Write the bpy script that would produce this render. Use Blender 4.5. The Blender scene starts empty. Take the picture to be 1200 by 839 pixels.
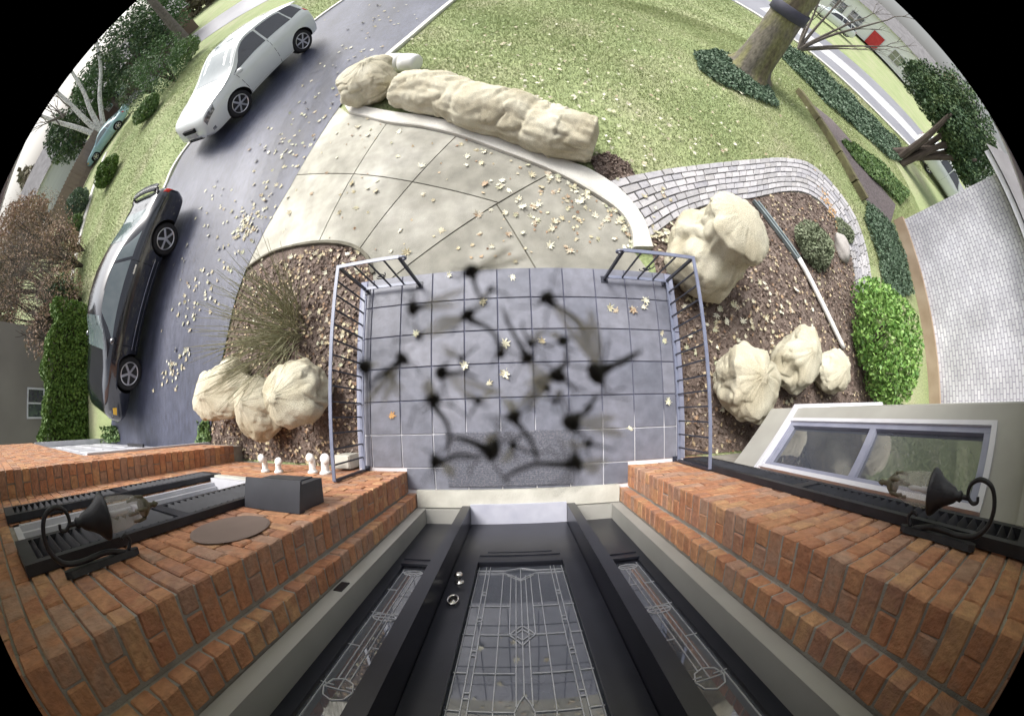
import bpy, bmesh, math, random
import numpy as np
from mathutils import Vector, Matrix, noise
R = math.radians
rng = np.random.default_rng(7)
random.seed(7)
scene = bpy.context.scene
C = scene.collection

# ---------------------------------------------------------------- camera (wide fisheye, hung under the eave, looking straight down)
CX, CY, FPX, H, ROLL = 604.5, 485.5, 395.0, 3.1, -0.030
cam_d = bpy.data.cameras.new('camera')
cam = bpy.data.objects.new('camera', cam_d)
C.objects.link(cam)
cam.location = (0, 0, H)
cam.rotation_euler = (0, 0, ROLL)
cam_d.type = 'PANO'
cam_d.panorama_type = 'FISHEYE_LENS_POLYNOMIAL'
cam_d.sensor_width = 36
cam_d.sensor_fit = 'HORIZONTAL'
cam_d.fisheye_fov = 2 * 657 / FPX
cam_d.fisheye_polynomial_k0 = 0
cam_d.fisheye_polynomial_k1 = -1 / (FPX * 36 / 1200)
cam_d.fisheye_polynomial_k2 = 0
cam_d.fisheye_polynomial_k3 = 0
cam_d.fisheye_polynomial_k4 = 0
cam_d.shift_x = -(CX - 600) / 1200
cam_d.shift_y = (CY - 419.5) / 839
cam_d.clip_start = 0.001
cam_d.clip_end = 2000
cam_d.dof.use_dof = True
cam_d.dof.focus_distance = 3.6
cam_d.dof.aperture_fstop = 38
scene.camera = cam

# ---------------------------------------------------------------- sky, sun, exposure (bright overcast day)
SUN_EL, SUN_AZ = R(52), R(-38)      # azimuth measured from +y (the street side) towards +x
world = bpy.data.worlds.new('World')
scene.world = world
world.use_nodes = True
wn, wl = world.node_tree.nodes, world.node_tree.links
sky = wn.new('ShaderNodeTexSky')
sky.sky_type = 'NISHITA'
sky.sun_disc = False
sky.sun_elevation = SUN_EL
sky.sun_rotation = SUN_AZ
sky.air_density = 1.0
sky.dust_density = 6.0
sky.ozone_density = 1.0
hs = wn.new('ShaderNodeHueSaturation')
hs.inputs['Saturation'].default_value = 0.30
wl.new(sky.outputs[0], hs.inputs['Color'])
wl.new(hs.outputs[0], wn['Background'].inputs['Color'])
wn['Background'].inputs['Strength'].default_value = 0.15
sun_d = bpy.data.lights.new('sun', 'SUN')
sun_d.energy = 1.5
sun_d.angle = R(22)
sun_d.color = (1.0, 0.965, 0.90)
sun = bpy.data.objects.new('sun', sun_d)
C.objects.link(sun)
sdir = Vector((math.sin(SUN_AZ) * math.cos(SUN_EL), math.cos(SUN_AZ) * math.cos(SUN_EL), math.sin(SUN_EL)))
sun.rotation_euler = sdir.to_track_quat('Z', 'Y').to_euler()
sun.location = sdir * 60
scene.view_settings.view_transform = 'Standard'
scene.view_settings.look = 'None'
scene.view_settings.exposure = 0.80
scene.view_settings.gamma = 1.0
scene.view_settings.use_curve_mapping = False

scene.cycles.max_bounces = 7
scene.cycles.diffuse_bounces = 3
scene.cycles.glossy_bounces = 3
scene.cycles.transmission_bounces = 4
scene.cycles.transparent_max_bounces = 12

# ---------------------------------------------------------------- measuring helpers: a point of the photograph to a place in the world
def ray(px, py):
    dx, dy = px - CX, CY - py
    r = math.hypot(dx, dy); th = r / FPX
    s = math.sin(th) / max(r, 1e-9); c, q = math.cos(ROLL), math.sin(ROLL)
    return Vector(((c*dx - q*dy)*s, (q*dx + c*dy)*s, -math.cos(th)))
def at(px, py, z):
    d = ray(px, py)
    t = (z - H) / min(d.z, -0.02)
    return Vector((d.x*t, d.y*t, z))
def on_y(px, py, y):
    d = ray(px, py); t = y / d.y
    return Vector((d.x*t, y, H + d.z*t))
def sm(t):
    t = min(1.0, max(0.0, t)); return t*t*(3 - 2*t)
def gz(x, y):
    """Height of the ground: the driveway lies half a metre below the porch, the walk and beds slope up to it."""
    return -0.5 + 0.3 * sm((x + 4.3) / 2.8) * (1 - sm((y - 5.0) / 8.0)) - 0.25 * sm((abs(x) - 12) / 14) * (1 if x < 0 else 0.0)
def ag(px, py):
    z = -0.35
    for _ in range(12):
        p = at(px, py, z); z = gz(p.x, p.y)
    p.z = z
    return p
def pxm(p):
    """pixels per metre, roughly, at a world point"""
    return FPX / max(0.05, (Vector(p) - Vector((0, 0, H))).length)

# ---------------------------------------------------------------- materials
def M(name, cols, rough=0.8, nscale=6.0, rnd=0.0, bump=0.0, bscale=80.0, metal=0.0, spec=0.4, detail=4.0, fine=0.0, fscale=90.0, stretch=None, coat=0.0, ior=None, alpha=None, trans=0.0):
    m = bpy.data.materials.new(name); m.use_nodes = True
    n, l = m.node_tree.nodes, m.node_tree.links
    b = n['Principled BSDF']
    b.inputs['Roughness'].default_value = rough
    b.inputs['Metallic'].default_value = metal
    b.inputs['Specular IOR Level'].default_value = spec
    b.inputs['Coat Weight'].default_value = coat
    b.inputs['Coat Roughness'].default_value = 0.06
    if ior: b.inputs['IOR'].default_value = ior
    if trans: b.inputs['Transmission Weight'].default_value = trans
    geo = n.new('ShaderNodeNewGeometry')
    co = geo.outputs['Position']
    if stretch:
        mp = n.new('ShaderNodeMapping'); mp.inputs['Scale'].default_value = stretch
        l.new(co, mp.inputs['Vector']); co = mp.outputs[0]
    nz = n.new('ShaderNodeTexNoise'); nz.inputs['Scale'].default_value = nscale; nz.inputs['Detail'].default_value = detail
    l.new(co, nz.inputs['Vector'])
    fac = nz.outputs['Fac']
    st = n.new('ShaderNodeMapRange'); st.inputs[1].default_value = 0.3; st.inputs[2].default_value = 0.7
    l.new(fac, st.inputs[0]); fac = st.outputs[0]
    if rnd > 0:
        oi = n.new('ShaderNodeObjectInfo')
        ad = n.new('ShaderNodeMath'); ad.operation = 'ADD'
        l.new(oi.outputs['Random'], ad.inputs[0]); l.new(geo.outputs['Random Per Island'], ad.inputs[1])
        fr = n.new('ShaderNodeMath'); fr.operation = 'FRACT'; l.new(ad.outputs[0], fr.inputs[0])
        mx = n.new('ShaderNodeMix'); mx.data_type = 'FLOAT'; mx.inputs[0].default_value = rnd
        l.new(fac, mx.inputs[2]); l.new(fr.outputs[0], mx.inputs[3]); fac = mx.outputs[0]
    if len(cols) == 1:
        cols = [tuple(c*0.88 for c in cols[0]), tuple(min(1, c*1.1) for c in cols[0])]
    rp = n.new('ShaderNodeValToRGB'); e = rp.color_ramp.elements
    while len(e) < len(cols): e.new(0.5)
    for i, c in enumerate(cols):
        e[i].position = i / (len(cols) - 1); e[i].color = (*c, 1)
    l.new(fac, rp.inputs[0])
    col = rp.outputs[0]
    if fine > 0:
        n2 = n.new('ShaderNodeTexNoise'); n2.inputs['Scale'].default_value = fscale; n2.inputs['Detail'].default_value = 3
        l.new(co, n2.inputs['Vector'])
        mr = n.new('ShaderNodeMapRange'); mr.inputs[1].default_value = 0.3; mr.inputs[2].default_value = 0.7
        mr.inputs[3].default_value = 1 - fine; mr.inputs[4].default_value = 1 + fine
        l.new(n2.outputs['Fac'], mr.inputs[0])
        mm = n.new('ShaderNodeMix'); mm.data_type = 'RGBA'; mm.blend_type = 'MULTIPLY'; mm.inputs[0].default_value = 1
        l.new(col, mm.inputs[6]); l.new(mr.outputs[0], mm.inputs[7]); col = mm.outputs[2]
    l.new(col, b.inputs['Base Color'])
    if bump > 0:
        n3 = n.new('ShaderNodeTexNoise'); n3.inputs['Scale'].default_value = bscale; n3.inputs['Detail'].default_value = 5
        l.new(co, n3.inputs['Vector'])
        bp = n.new('ShaderNodeBump'); bp.inputs['Strength'].default_value = bump; bp.inputs['Distance'].default_value = 0.02
        l.new(n3.outputs['Fac'], bp.inputs['Height']); l.new(bp.outputs[0], b.inputs['Normal'])
    return m
def nodes(m): return m.node_tree.nodes, m.node_tree.links

MT = {}
MT['brick'] = M('brick_clay', [(.35,.16,.09),(.46,.215,.115),(.52,.27,.145),(.41,.185,.105),(.55,.32,.17),(.38,.20,.135),(.48,.225,.12),(.43,.27,.19),(.37,.21,.145),(.53,.285,.145)], .85, 7, .82, .45, 60, fine=.17, fscale=30)
MT['mortar'] = M('mortar', [(.27,.25,.22),(.40,.38,.34)], .95, 5, 0, .4, 90)
MT['tile'] = M('slate_tile', [(.10,.108,.138),(.135,.142,.178),(.162,.168,.205),(.198,.204,.242)], .48, 1.7, .55, .10, 30, spec=.5, fine=.16, fscale=9)
MT['tile_edge'] = M('bluestone_edge', [(.20,.215,.30),(.27,.285,.37)], .6, 4, .2, .15, 40)
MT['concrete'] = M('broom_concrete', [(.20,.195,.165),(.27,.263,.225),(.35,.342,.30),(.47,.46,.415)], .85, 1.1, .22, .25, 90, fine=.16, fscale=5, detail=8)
n, l = nodes(MT['concrete']); b = n['Principled BSDF']      # the walk is darker in the middle and paler towards its rim
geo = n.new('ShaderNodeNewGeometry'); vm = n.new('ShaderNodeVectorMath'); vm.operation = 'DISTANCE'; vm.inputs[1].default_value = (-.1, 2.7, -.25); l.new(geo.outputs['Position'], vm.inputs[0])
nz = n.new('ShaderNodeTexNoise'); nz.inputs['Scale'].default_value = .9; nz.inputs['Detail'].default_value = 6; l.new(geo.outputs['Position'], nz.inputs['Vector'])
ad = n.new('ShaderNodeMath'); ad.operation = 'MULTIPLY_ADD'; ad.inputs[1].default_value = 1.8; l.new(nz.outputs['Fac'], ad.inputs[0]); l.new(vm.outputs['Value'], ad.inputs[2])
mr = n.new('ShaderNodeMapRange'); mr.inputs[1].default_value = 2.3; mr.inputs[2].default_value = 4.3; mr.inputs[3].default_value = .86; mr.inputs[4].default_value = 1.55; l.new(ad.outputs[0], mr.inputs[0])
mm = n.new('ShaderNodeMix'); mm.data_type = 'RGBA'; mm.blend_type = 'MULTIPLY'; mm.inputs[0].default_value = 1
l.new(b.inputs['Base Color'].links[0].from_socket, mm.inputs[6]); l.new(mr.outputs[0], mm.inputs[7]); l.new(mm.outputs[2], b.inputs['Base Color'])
MT['kerb_concrete'] = M('kerb_concrete', [(.50,.49,.445),(.68,.67,.63)], .85, 2.0, .1, .15, 70, fine=.1)
MT['joint'] = M('joint_dirt', [(.10,.095,.075),(.17,.16,.125)], .95, 8)
MT['paver'] = M('cut_granite', [(.24,.237,.26),(.36,.355,.375),(.45,.44,.45),(.30,.295,.305),(.40,.385,.38)], .8, 10, .8, .3, 60, fine=.12)
MT['soil'] = M('mulch_soil', [(.085,.062,.052),(.15,.115,.098),(.20,.16,.138)], .95, 6, 0, .9, 40, fine=.35, fscale=55)
MT['chip'] = M('bark_chip', [(.075,.052,.042),(.14,.102,.085),(.22,.17,.145),(.32,.265,.225)], .95, 9, .9)
MT['lawn'] = M('lawn_soil', [(.23,.285,.13),(.28,.325,.16),(.33,.335,.205)], .95, .7, 0, .6, 60, fine=.3, fscale=26)
MT['grass'] = M('grass_blade', [(.23,.30,.12),(.28,.345,.155),(.34,.355,.20),(.26,.325,.14),(.38,.365,.25)], .8, .55, .55, spec=.2)
MT['maple'] = M('maple_leaf', [(.60,.59,.46),(.70,.69,.57),(.46,.45,.30),(.74,.73,.62),(.42,.36,.22),(.64,.63,.50),(.30,.20,.125),(.66,.65,.54),(.52,.46,.32),(.47,.50,.36),(.38,.33,.22),(.62,.60,.48)], .7, 25, .9, spec=.3)
MT['litter'] = M('leaf_litter', [(.33,.22,.15),(.55,.47,.30),(.66,.61,.43),(.42,.28,.18),(.24,.15,.10),(.62,.54,.36),(.60,.44,.32)], .8, 25, .92, spec=.3)
MT['burlap'] = M('burlap', [(.45,.41,.30),(.54,.50,.38),(.60,.57,.45),(.65,.62,.505)], .95, 2.6, 0, .8, 130, fine=.2, fscale=120, spec=.1)
MT['rail'] = M('painted_iron', [(.135,.15,.215),(.18,.20,.275)], .38, 14, spec=.5)
MT['iron'] = M('black_iron', [(.012,.012,.015),(.028,.028,.033)], .45, 20, 0, .1, 90)
MT['baluster'] = M('dark_iron', [(.022,.025,.038),(.04,.044,.062)], .45, 20)
MT['black_paint'] = M('black_door_paint', [(.012,.013,.02),(.020,.021,.03)], .30, 5, spec=.5)
MT['shutter'] = M('black_shutter_paint', [(.016,.017,.022),(.032,.033,.042)], .5, 8)
MT['greytrim'] = M('grey_beige_trim', [(.32,.315,.29),(.38,.375,.35)], .6, 3)
MT['whitetrim'] = M('white_trim', [(.52,.52,.57),(.63,.63,.67)], .5, 4)
MT['sill'] = M('limestone_sill', [(.46,.45,.40),(.60,.59,.53)], .8, 5, 0, .2, 50)
MT['bluewhite'] = M('painted_threshold', [(.42,.43,.52),(.52,.53,.61)], .5, 6)
MT['glass'] = M('dark_window_glass', [(.055,.062,.078),(.085,.092,.11)], .03, 2, spec=1.0, ior=1.9)
MT['clear_glass'] = None
MT['came'] = M('lead_came', [(.52,.53,.56),(.66,.67,.70)], .35, 10, metal=.5)
MT['brass'] = M('bright_knob', [(.75,.73,.68),(.85,.83,.78)], .2, 10, metal=1)
MT['mailbox'] = M('grey_mailbox_paint', [(.035,.037,.047),(.05,.053,.065)], .45, 6)
MT['pvc'] = M('white_pvc', [(.70,.70,.68),(.80,.80,.79)], .4, 6)
MT['mat'] = M('doormat', [(.11,.115,.145),(.15,.155,.185),(.21,.21,.24)], .95, 60, 0, .6, 120)
MT['blur_patch'] = M('brown_blur', [(.19,.14,.12),(.225,.17,.145)], .85, 4)
MT['asphalt'] = M('wet_asphalt', [(.020,.023,.038),(.037,.042,.068),(.054,.060,.092),(.088,.095,.132)], .34, 1.0, 0, .3, 120, fine=.28, fscale=14, spec=.5, stretch=(1.0,.35,1), detail=8)
MT['road'] = M('street_asphalt', [(.18,.18,.21),(.26,.26,.29)], .30, .25, 0, .1, 60, spec=.6)
MT['white_paint'] = M('road_paint', [(.72,.72,.72),(.8,.8,.8)], .6, 3)
MT['whitebrick'] = None
MT['tan'] = M('tan_foundation', [(.30,.22,.155),(.42,.33,.25)], .9, 1.8, 0, .2, 40)
MT['bark'] = M('mossy_bark', [(.12,.10,.07),(.19,.185,.09),(.155,.14,.115),(.21,.19,.15)], .95, 2.2, 0, .9, 18, fine=.3, fscale=20, stretch=(1,1,.35))
MT['darkbark'] = M('dark_bark', [(.05,.038,.032),(.10,.08,.068)], .95, 6, 0, .7, 30, stretch=(1,1,.3))
MT['greybark'] = M('grey_bark', [(.10,.085,.075),(.17,.15,.135)], .95, 6, 0, .5, 30)
MT['birch'] = M('birch_bark', [(.22,.2,.19),(.70,.69,.67),(.78,.77,.75)], .8, 5, 0, .3, 20, stretch=(1,1,2.5))
MT['strap'] = M('dark_band', [(.045,.045,.065),(.07,.07,.095)], .7, 6)
MT['ivy'] = M('ivy_leaf', [(.055,.095,.06),(.085,.14,.085),(.125,.185,.12),(.07,.115,.07)], .55, 1.2, .75)
MT['ivy_lime'] = M('groundcover_leaf', [(.08,.15,.045),(.13,.21,.06),(.10,.175,.07),(.17,.22,.08)], .6, 1.2, .75)
MT['bright_leaf'] = M('bright_shrub_leaf', [(.04,.11,.03),(.10,.22,.045),(.17,.32,.07),(.25,.40,.11),(.07,.18,.045)], .5, 3.0, .6)
MT['evergreen'] = M('arborvitae_leaf', [(.055,.115,.022),(.095,.17,.032),(.14,.215,.045)], .65, 2.2, .6)
MT['darkever'] = M('dark_evergreen_leaf', [(.022,.055,.028),(.045,.09,.04),(.08,.13,.05),(.12,.16,.055)], .65, .8, .55)
MT['shrubleaf'] = M('shrub_leaf', [(.045,.10,.035),(.075,.145,.05),(.11,.18,.07)], .65, 1.5, .6)
MT['russet'] = M('russet_leaf', [(.25,.155,.12),(.34,.23,.18),(.29,.205,.13),(.40,.30,.24),(.22,.19,.11)], .85, 1.2, .7)
MT['twig'] = M('green_brown_twig', [(.16,.165,.09),(.25,.25,.15),(.32,.30,.20)], .85, 6, .6)
MT['greywood'] = M('weathered_fence', [(.17,.125,.105),(.25,.195,.165),(.20,.155,.135)], .9, 2, .7)
MT['timber'] = M('mossy_timber', [(.10,.085,.05),(.16,.155,.075)], .9, 5, 0, .5, 30)
MT['gravel'] = M('dark_gravel', [(.085,.07,.072),(.13,.11,.112),(.17,.15,.15)], .95, 20, 0, .8, 60, fine=.3)
MT['stone'] = M('grey_stone', [(.28,.26,.25),(.42,.40,.38)], .9, 6, 0, .5, 25)
MT['moss'] = M('low_juniper', [(.14,.17,.10),(.20,.235,.15),(.26,.285,.20)], .9, 5, .5)
MT['tyre'] = M('tyre_rubber', [(.012,.012,.013),(.026,.026,.028)], .75, 20)
MT['alloy'] = M('alloy_rim', [(.58,.58,.60),(.70,.70,.72)], .28, 8, metal=.85)
MT['arch'] = M('wheel_well', [(.006,.006,.007),(.010,.010,.011)], .9, 8)
MT['carglass'] = M('car_glass', [(.10,.14,.145),(.16,.20,.205)], .04, 3, spec=1.0, ior=1.8)
MT['darkglass'] = M('dark_car_glass', [(.012,.013,.018),(.03,.03,.04)], .04, 3, spec=1.0, ior=1.6)
MT['carblack'] = M('black_car_paint', [(.006,.008,.014),(.010,.012,.020)], .16, 2, spec=.6, coat=1.0)
MT['carwhite'] = M('silver_white_car_paint', [(.68,.72,.70),(.74,.77,.75)], .25, 1.2, spec=.6, coat=.8)
MT['carteal'] = M('pale_teal_car_paint', [(.25,.42,.46),(.32,.50,.54)], .3, 1.2, coat=.8)
MT['carred'] = M('tail_light_red', [(.5,.02,.015),(.62,.04,.02)], .25, 8)
MT['amber'] = M('amber_lens', [(.75,.42,.03),(.85,.52,.06)], .3, 8)
MT['headlamp'] = M('headlamp_lens', [(.02,.02,.025),(.10,.105,.11),(.42,.43,.45)], .1, 14, spec=1)
MT['chrome'] = M('chrome_strip', [(.6,.6,.63),(.72,.72,.75)], .2, 9, metal=.9)
MT['plate'] = M('blank_plate', [(.42,.42,.42),(.5,.5,.5)], .6, 9)
MT['housewhite'] = M('white_siding', [(.66,.67,.68),(.74,.75,.76)], .7, .8, stretch=(.2,.2,8))
MT['housegrey'] = M('grey_stucco', [(.20,.18,.165),(.25,.23,.21)], .9, .6)
MT['housebrown'] = M('brown_house_wall', [(.19,.135,.115),(.24,.175,.15)], .9, .5)
MT['roof'] = M('grey_roof_shingle', [(.15,.145,.15),(.22,.215,.22)], .9, 1.5, 0, .3, 8)
MT['reddoor'] = M('red_door_paint', [(.42,.025,.03),(.5,.04,.045)], .5, 3)
MT['bugbody'] = M('insect_body', [(.008,.007,.006),(.02,.017,.012)], .6, 60)
MT['bugwing'] = None
MT['amberleaf'] = M('orange_leaf_litter', [(.45,.24,.09),(.55,.36,.17),(.40,.22,.12)], .85, 20, .8)

# white painted brick: fine coursing comes from the material, the bricks there are only a few pixels
m = M('white_painted_brick', [(.52,.53,.60),(.62,.63,.69)], .8, 2.5, 0, 0)
n, l = nodes(m); b = n['Principled BSDF']
geo = n.new('ShaderNodeNewGeometry'); sp = n.new('ShaderNodeSeparateXYZ'); cb = n.new('ShaderNodeCombineXYZ')
l.new(geo.outputs['Position'], sp.inputs[0]); l.new(sp.outputs[1], cb.inputs[0]); l.new(sp.outputs[2], cb.inputs[1])
bt = n.new('ShaderNodeTexBrick'); l.new(cb.outputs[0], bt.inputs['Vector'])
bt.inputs['Color1'].default_value = (.60,.60,.66,1); bt.inputs['Color2'].default_value = (.74,.74,.79,1); bt.inputs['Mortar'].default_value = (.38,.37,.45,1)
bt.inputs['Scale'].default_value = 1; bt.inputs['Brick Width'].default_value = .215; bt.inputs['Row Height'].default_value = .092; bt.inputs['Mortar Size'].default_value = .011
nw = n.new('ShaderNodeTexNoise'); nw.inputs['Scale'].default_value = 1.1; nw.inputs['Detail'].default_value = 7; l.new(geo.outputs['Position'], nw.inputs['Vector'])
mw = n.new('ShaderNodeMapRange'); mw.inputs[1].default_value = .3; mw.inputs[2].default_value = .7; mw.inputs[3].default_value = .72; mw.inputs[4].default_value = 1.1; l.new(nw.outputs['Fac'], mw.inputs[0])
mq = n.new('ShaderNodeMix'); mq.data_type = 'RGBA'; mq.blend_type = 'MULTIPLY'; mq.inputs[0].default_value = 1; l.new(bt.outputs[0], mq.inputs[6]); l.new(mw.outputs[0], mq.inputs[7]); l.new(mq.outputs[2], b.inputs['Base Color'])
bp = n.new('ShaderNodeBump'); bp.invert = True; bp.inputs['Strength'].default_value = .5; bp.inputs['Distance'].default_value = .01
l.new(bt.outputs['Fac'], bp.inputs['Height']); l.new(bp.outputs[0], b.inputs['Normal'])
MT['whitebrick'] = m
# clear lamp glass and insect wings: see-through mixes
def see(name, col, amount, rough=.1):
    m = bpy.data.materials.new(name); m.use_nodes = True; n, l = nodes(m); b = n['Principled BSDF']
    b.inputs['Base Color'].default_value = (*col, 1); b.inputs['Roughness'].default_value = rough
    nz = n.new('ShaderNodeTexNoise'); nz.inputs['Scale'].default_value = 30
    mr = n.new('ShaderNodeMapRange'); mr.inputs[3].default_value = max(0, amount-.06); mr.inputs[4].default_value = amount+.06; l.new(nz.outputs['Fac'], mr.inputs[0])
    tr = n.new('ShaderNodeBsdfTransparent'); mx = n.new('ShaderNodeMixShader')
    l.new(mr.outputs[0], mx.inputs[0]); l.new(tr.outputs[0], mx.inputs[1]); l.new(b.outputs[0], mx.inputs[2]); l.new(mx.outputs[0], n['Material Output'].inputs[0])
    return m
MT['clear_glass'] = see('seeded_lamp_glass', (.55,.52,.47), .28, .05)
MT['bugwing'] = see('insect_wing', (.66,.61,.38), .36, .5)
# grout: dark dirt towards the steps, fresh white grout near the house
m = M('porch_grout', [(.10,.105,.15),(.15,.155,.20)], .9, 8)
n, l = nodes(m); b = n['Principled BSDF']
geo = n.new('ShaderNodeNewGeometry'); sp = n.new('ShaderNodeSeparateXYZ'); l.new(geo.outputs['Position'], sp.inputs[0])
mr = n.new('ShaderNodeMapRange'); mr.inputs[1].default_value = 0.02; mr.inputs[2].default_value = -0.12; l.new(sp.outputs[1], mr.inputs[0])
mx = n.new('ShaderNodeMix'); mx.data_type = 'RGBA'; mx.inputs[6].default_value = (.105,.11,.16,1); mx.inputs[7].default_value = (.62,.62,.66,1)
l.new(mr.outputs[0], mx.inputs[0]); l.new(mx.outputs[2], b.inputs['Base Color'])
MT['grout'] = m

# ---------------------------------------------------------------- building helpers
class MB:
    """collects verts and faces of one mesh"""
    def __init__(s): s.v = []; s.f = []; s.mi = []
    def add(s, vs, fs, mi=0):
        o = len(s.v); s.v += [tuple(v) for v in vs]; s.f += [tuple(i + o for i in f) for f in fs]; s.mi += [mi]*len(fs); return s
    def box(s, a, b, mi=0, mat=None):
        x0, y0, z0 = a; x1, y1, z1 = b
        vs = [(x0,y0,z0),(x1,y0,z0),(x1,y1,z0),(x0,y1,z0),(x0,y0,z1),(x1,y0,z1),(x1,y1,z1),(x0,y1,z1)]
        if mat is not None: vs = [mat @ Vector(v) for v in vs]
        return s.add(vs, [(0,3,2,1),(4,5,6,7),(0,1,5,4),(1,2,6,5),(2,3,7,6),(3,0,4,7)], mi)
    def bar(s, p, q, w, h=None, up=(0,0,1), mi=0):
        """square bar from p to q"""
        p, q = Vector(p), Vector(q); d = (q - p).normalized(); u = Vector(up)
        if abs(d.dot(u)) > .95: u = Vector((0,1,0))
        a = d.cross(u).normalized()*w/2; b_ = d.cross(a).normalized()*(h or w)/2
        vs = [p+a+b_, p-a+b_, p-a-b_, p+a-b_, q+a+b_, q-a+b_, q-a-b_, q+a-b_]
        return s.add(vs, [(0,1,2,3),(7,6,5,4),(0,4,5,1),(1,5,6,2),(2,6,7,3),(3,7,4,0)], mi)
    def tube(s, pts, rad, n=8, mi=0, cap=True):
        pts = [Vector(p) for p in pts]; k = len(pts)
        if not hasattr(rad, '__len__'): rad = [rad]*k
        vs = []; fs = []; prev = None
        for i, p in enumerate(pts):
            d = (pts[min(i+1,k-1)] - pts[max(i-1,0)]).normalized()
            if prev is None:
                u = Vector((0,0,1)) if abs(d.z) < .9 else Vector((1,0,0))
                a = d.cross(u).normalized()
            else:
                a = (prev - d*prev.dot(d)).normalized()
            prev = a; b_ = d.cross(a)
            for j in range(n):
                t = 2*math.pi*j/n; vs.append(p + (a*math.cos(t) + b_*math.sin(t))*rad[i])
        for i in range(k-1):
            for j in range(n):
                fs.append((i*n+j, i*n+(j+1)%n, (i+1)*n+(j+1)%n, (i+1)*n+j))
        if cap: fs.append(tuple(range(n-1,-1,-1))); fs.append(tuple((k-1)*n+j for j in range(n)))
        return s.add(vs, fs, mi)
    def lathe(s, prof, n=20, mi=0, mat=None):
        vs = []; fs = []; k = len(prof)
        for r_, z in prof:
            for j in range(n):
                t = 2*math.pi*j/n; v = Vector((r_*math.cos(t), r_*math.sin(t), z)); vs.append(mat @ v if mat is not None else v)
        for i in range(k-1):
            for j in range(n): fs.append((i*n+j, i*n+(j+1)%n, (i+1)*n+(j+1)%n, (i+1)*n+j))
        fs.append(tuple(range(n-1,-1,-1))); fs.append(tuple((k-1)*n+j for j in range(n)))
        return s.add(vs, fs, mi)
    def build(s, name, mat, parent=None, smooth=False, local=False):
        return mesh(name, s.v, s.f, mat, parent, smooth, local, s.mi if isinstance(mat, (list, tuple)) else None)
def key(m): return MT[m] if isinstance(m, str) else m
def mesh(name, vs, fs, mat, parent=None, smooth=False, local=False, mi=None):
    me = bpy.data.meshes.new(name)
    if parent is not None and not local:
        w = Vector((0,0,0)); p = parent
        while p is not None: w = w + p.location; p = p.parent
        vs = [(v[0]-w.x, v[1]-w.y, v[2]-w.z) for v in vs]
    me.from_pydata([tuple(v) for v in vs], [], fs)
    for m in (mat if isinstance(mat, (list, tuple)) else [mat]): me.materials.append(key(m))
    if mi: me.polygons.foreach_set('material_index', mi)
    if smooth: me.polygons.foreach_set('use_smooth', [True]*len(me.polygons))
    me.update()
    o = bpy.data.objects.new(name, me); C.objects.link(o)
    if parent is not None: o.parent = parent
    return o
def np_mesh(name, V, F, mat, parent=None, smooth=False):
    """fast mesh from numpy arrays: V (n,3), F (m,3) or (m,4)"""
    me = bpy.data.meshes.new(name); k = F.shape[1]
    me.vertices.add(len(V)); me.vertices.foreach_set('co', np.ascontiguousarray(V, dtype=np.float32).ravel())
    me.loops.add(F.size); me.loops.foreach_set('vertex_index', F.astype(np.int32).ravel())
    me.polygons.add(len(F)); me.polygons.foreach_set('loop_start', np.arange(0, F.size, k, dtype=np.int32))
    me.materials.append(key(mat)); me.update(calc_edges=True); me.validate()
    if smooth: me.polygons.foreach_set('use_smooth', [True]*len(me.polygons))
    o = bpy.data.objects.new(name, me); C.objects.link(o)
    if parent is not None:
        o.parent = parent; o.location = -Vector(parent.location)
    return o
def tag(o, label=None, cat=None, group=None, kind=None):
    if label: o['label'] = label
    if cat: o['category'] = cat
    if group: o['group'] = group
    if kind: o['kind'] = kind
    return o
def thing(name, label, cat, loc=(0,0,0), rz=0, group=None):
    o = bpy.data.objects.new(name, None); o.empty_display_size = .1; C.objects.link(o)
    o.location = loc; o.rotation_euler = (0,0,rz)
    return tag(o, label, cat, group)
def inst(o, name, parent=None, loc=(0,0,0), rot=(0,0,0), scale=(1,1,1)):
    c = bpy.data.objects.new(name, o if isinstance(o, bpy.types.Mesh) else o.data); C.objects.link(c)
    c.location = loc; c.rotation_euler = rot; c.scale = scale
    if parent is not None: c.parent = parent
    return c
def bevel_box(name, sx, sy, sz, bv, mat, wob=0):
    """unit piece, centred on its top-front... simply centred; bevelled, 44 triangles"""
    bm = bmesh.new(); bmesh.ops.create_cube(bm, size=1)
    for v in bm.verts: v.co = (v.co.x*sx, v.co.y*sy, v.co.z*sz)
    bmesh.ops.bevel(bm, geom=list(bm.edges), offset=bv, segments=1, affect='EDGES')
    if wob:
        for v in bm.verts: v.co += Vector((random.uniform(-1,1), random.uniform(-1,1), random.uniform(-1,1)))*wob
    me = bpy.data.meshes.new(name); bm.to_mesh(me); bm.free(); me.materials.append(key(mat)); return me
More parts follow.
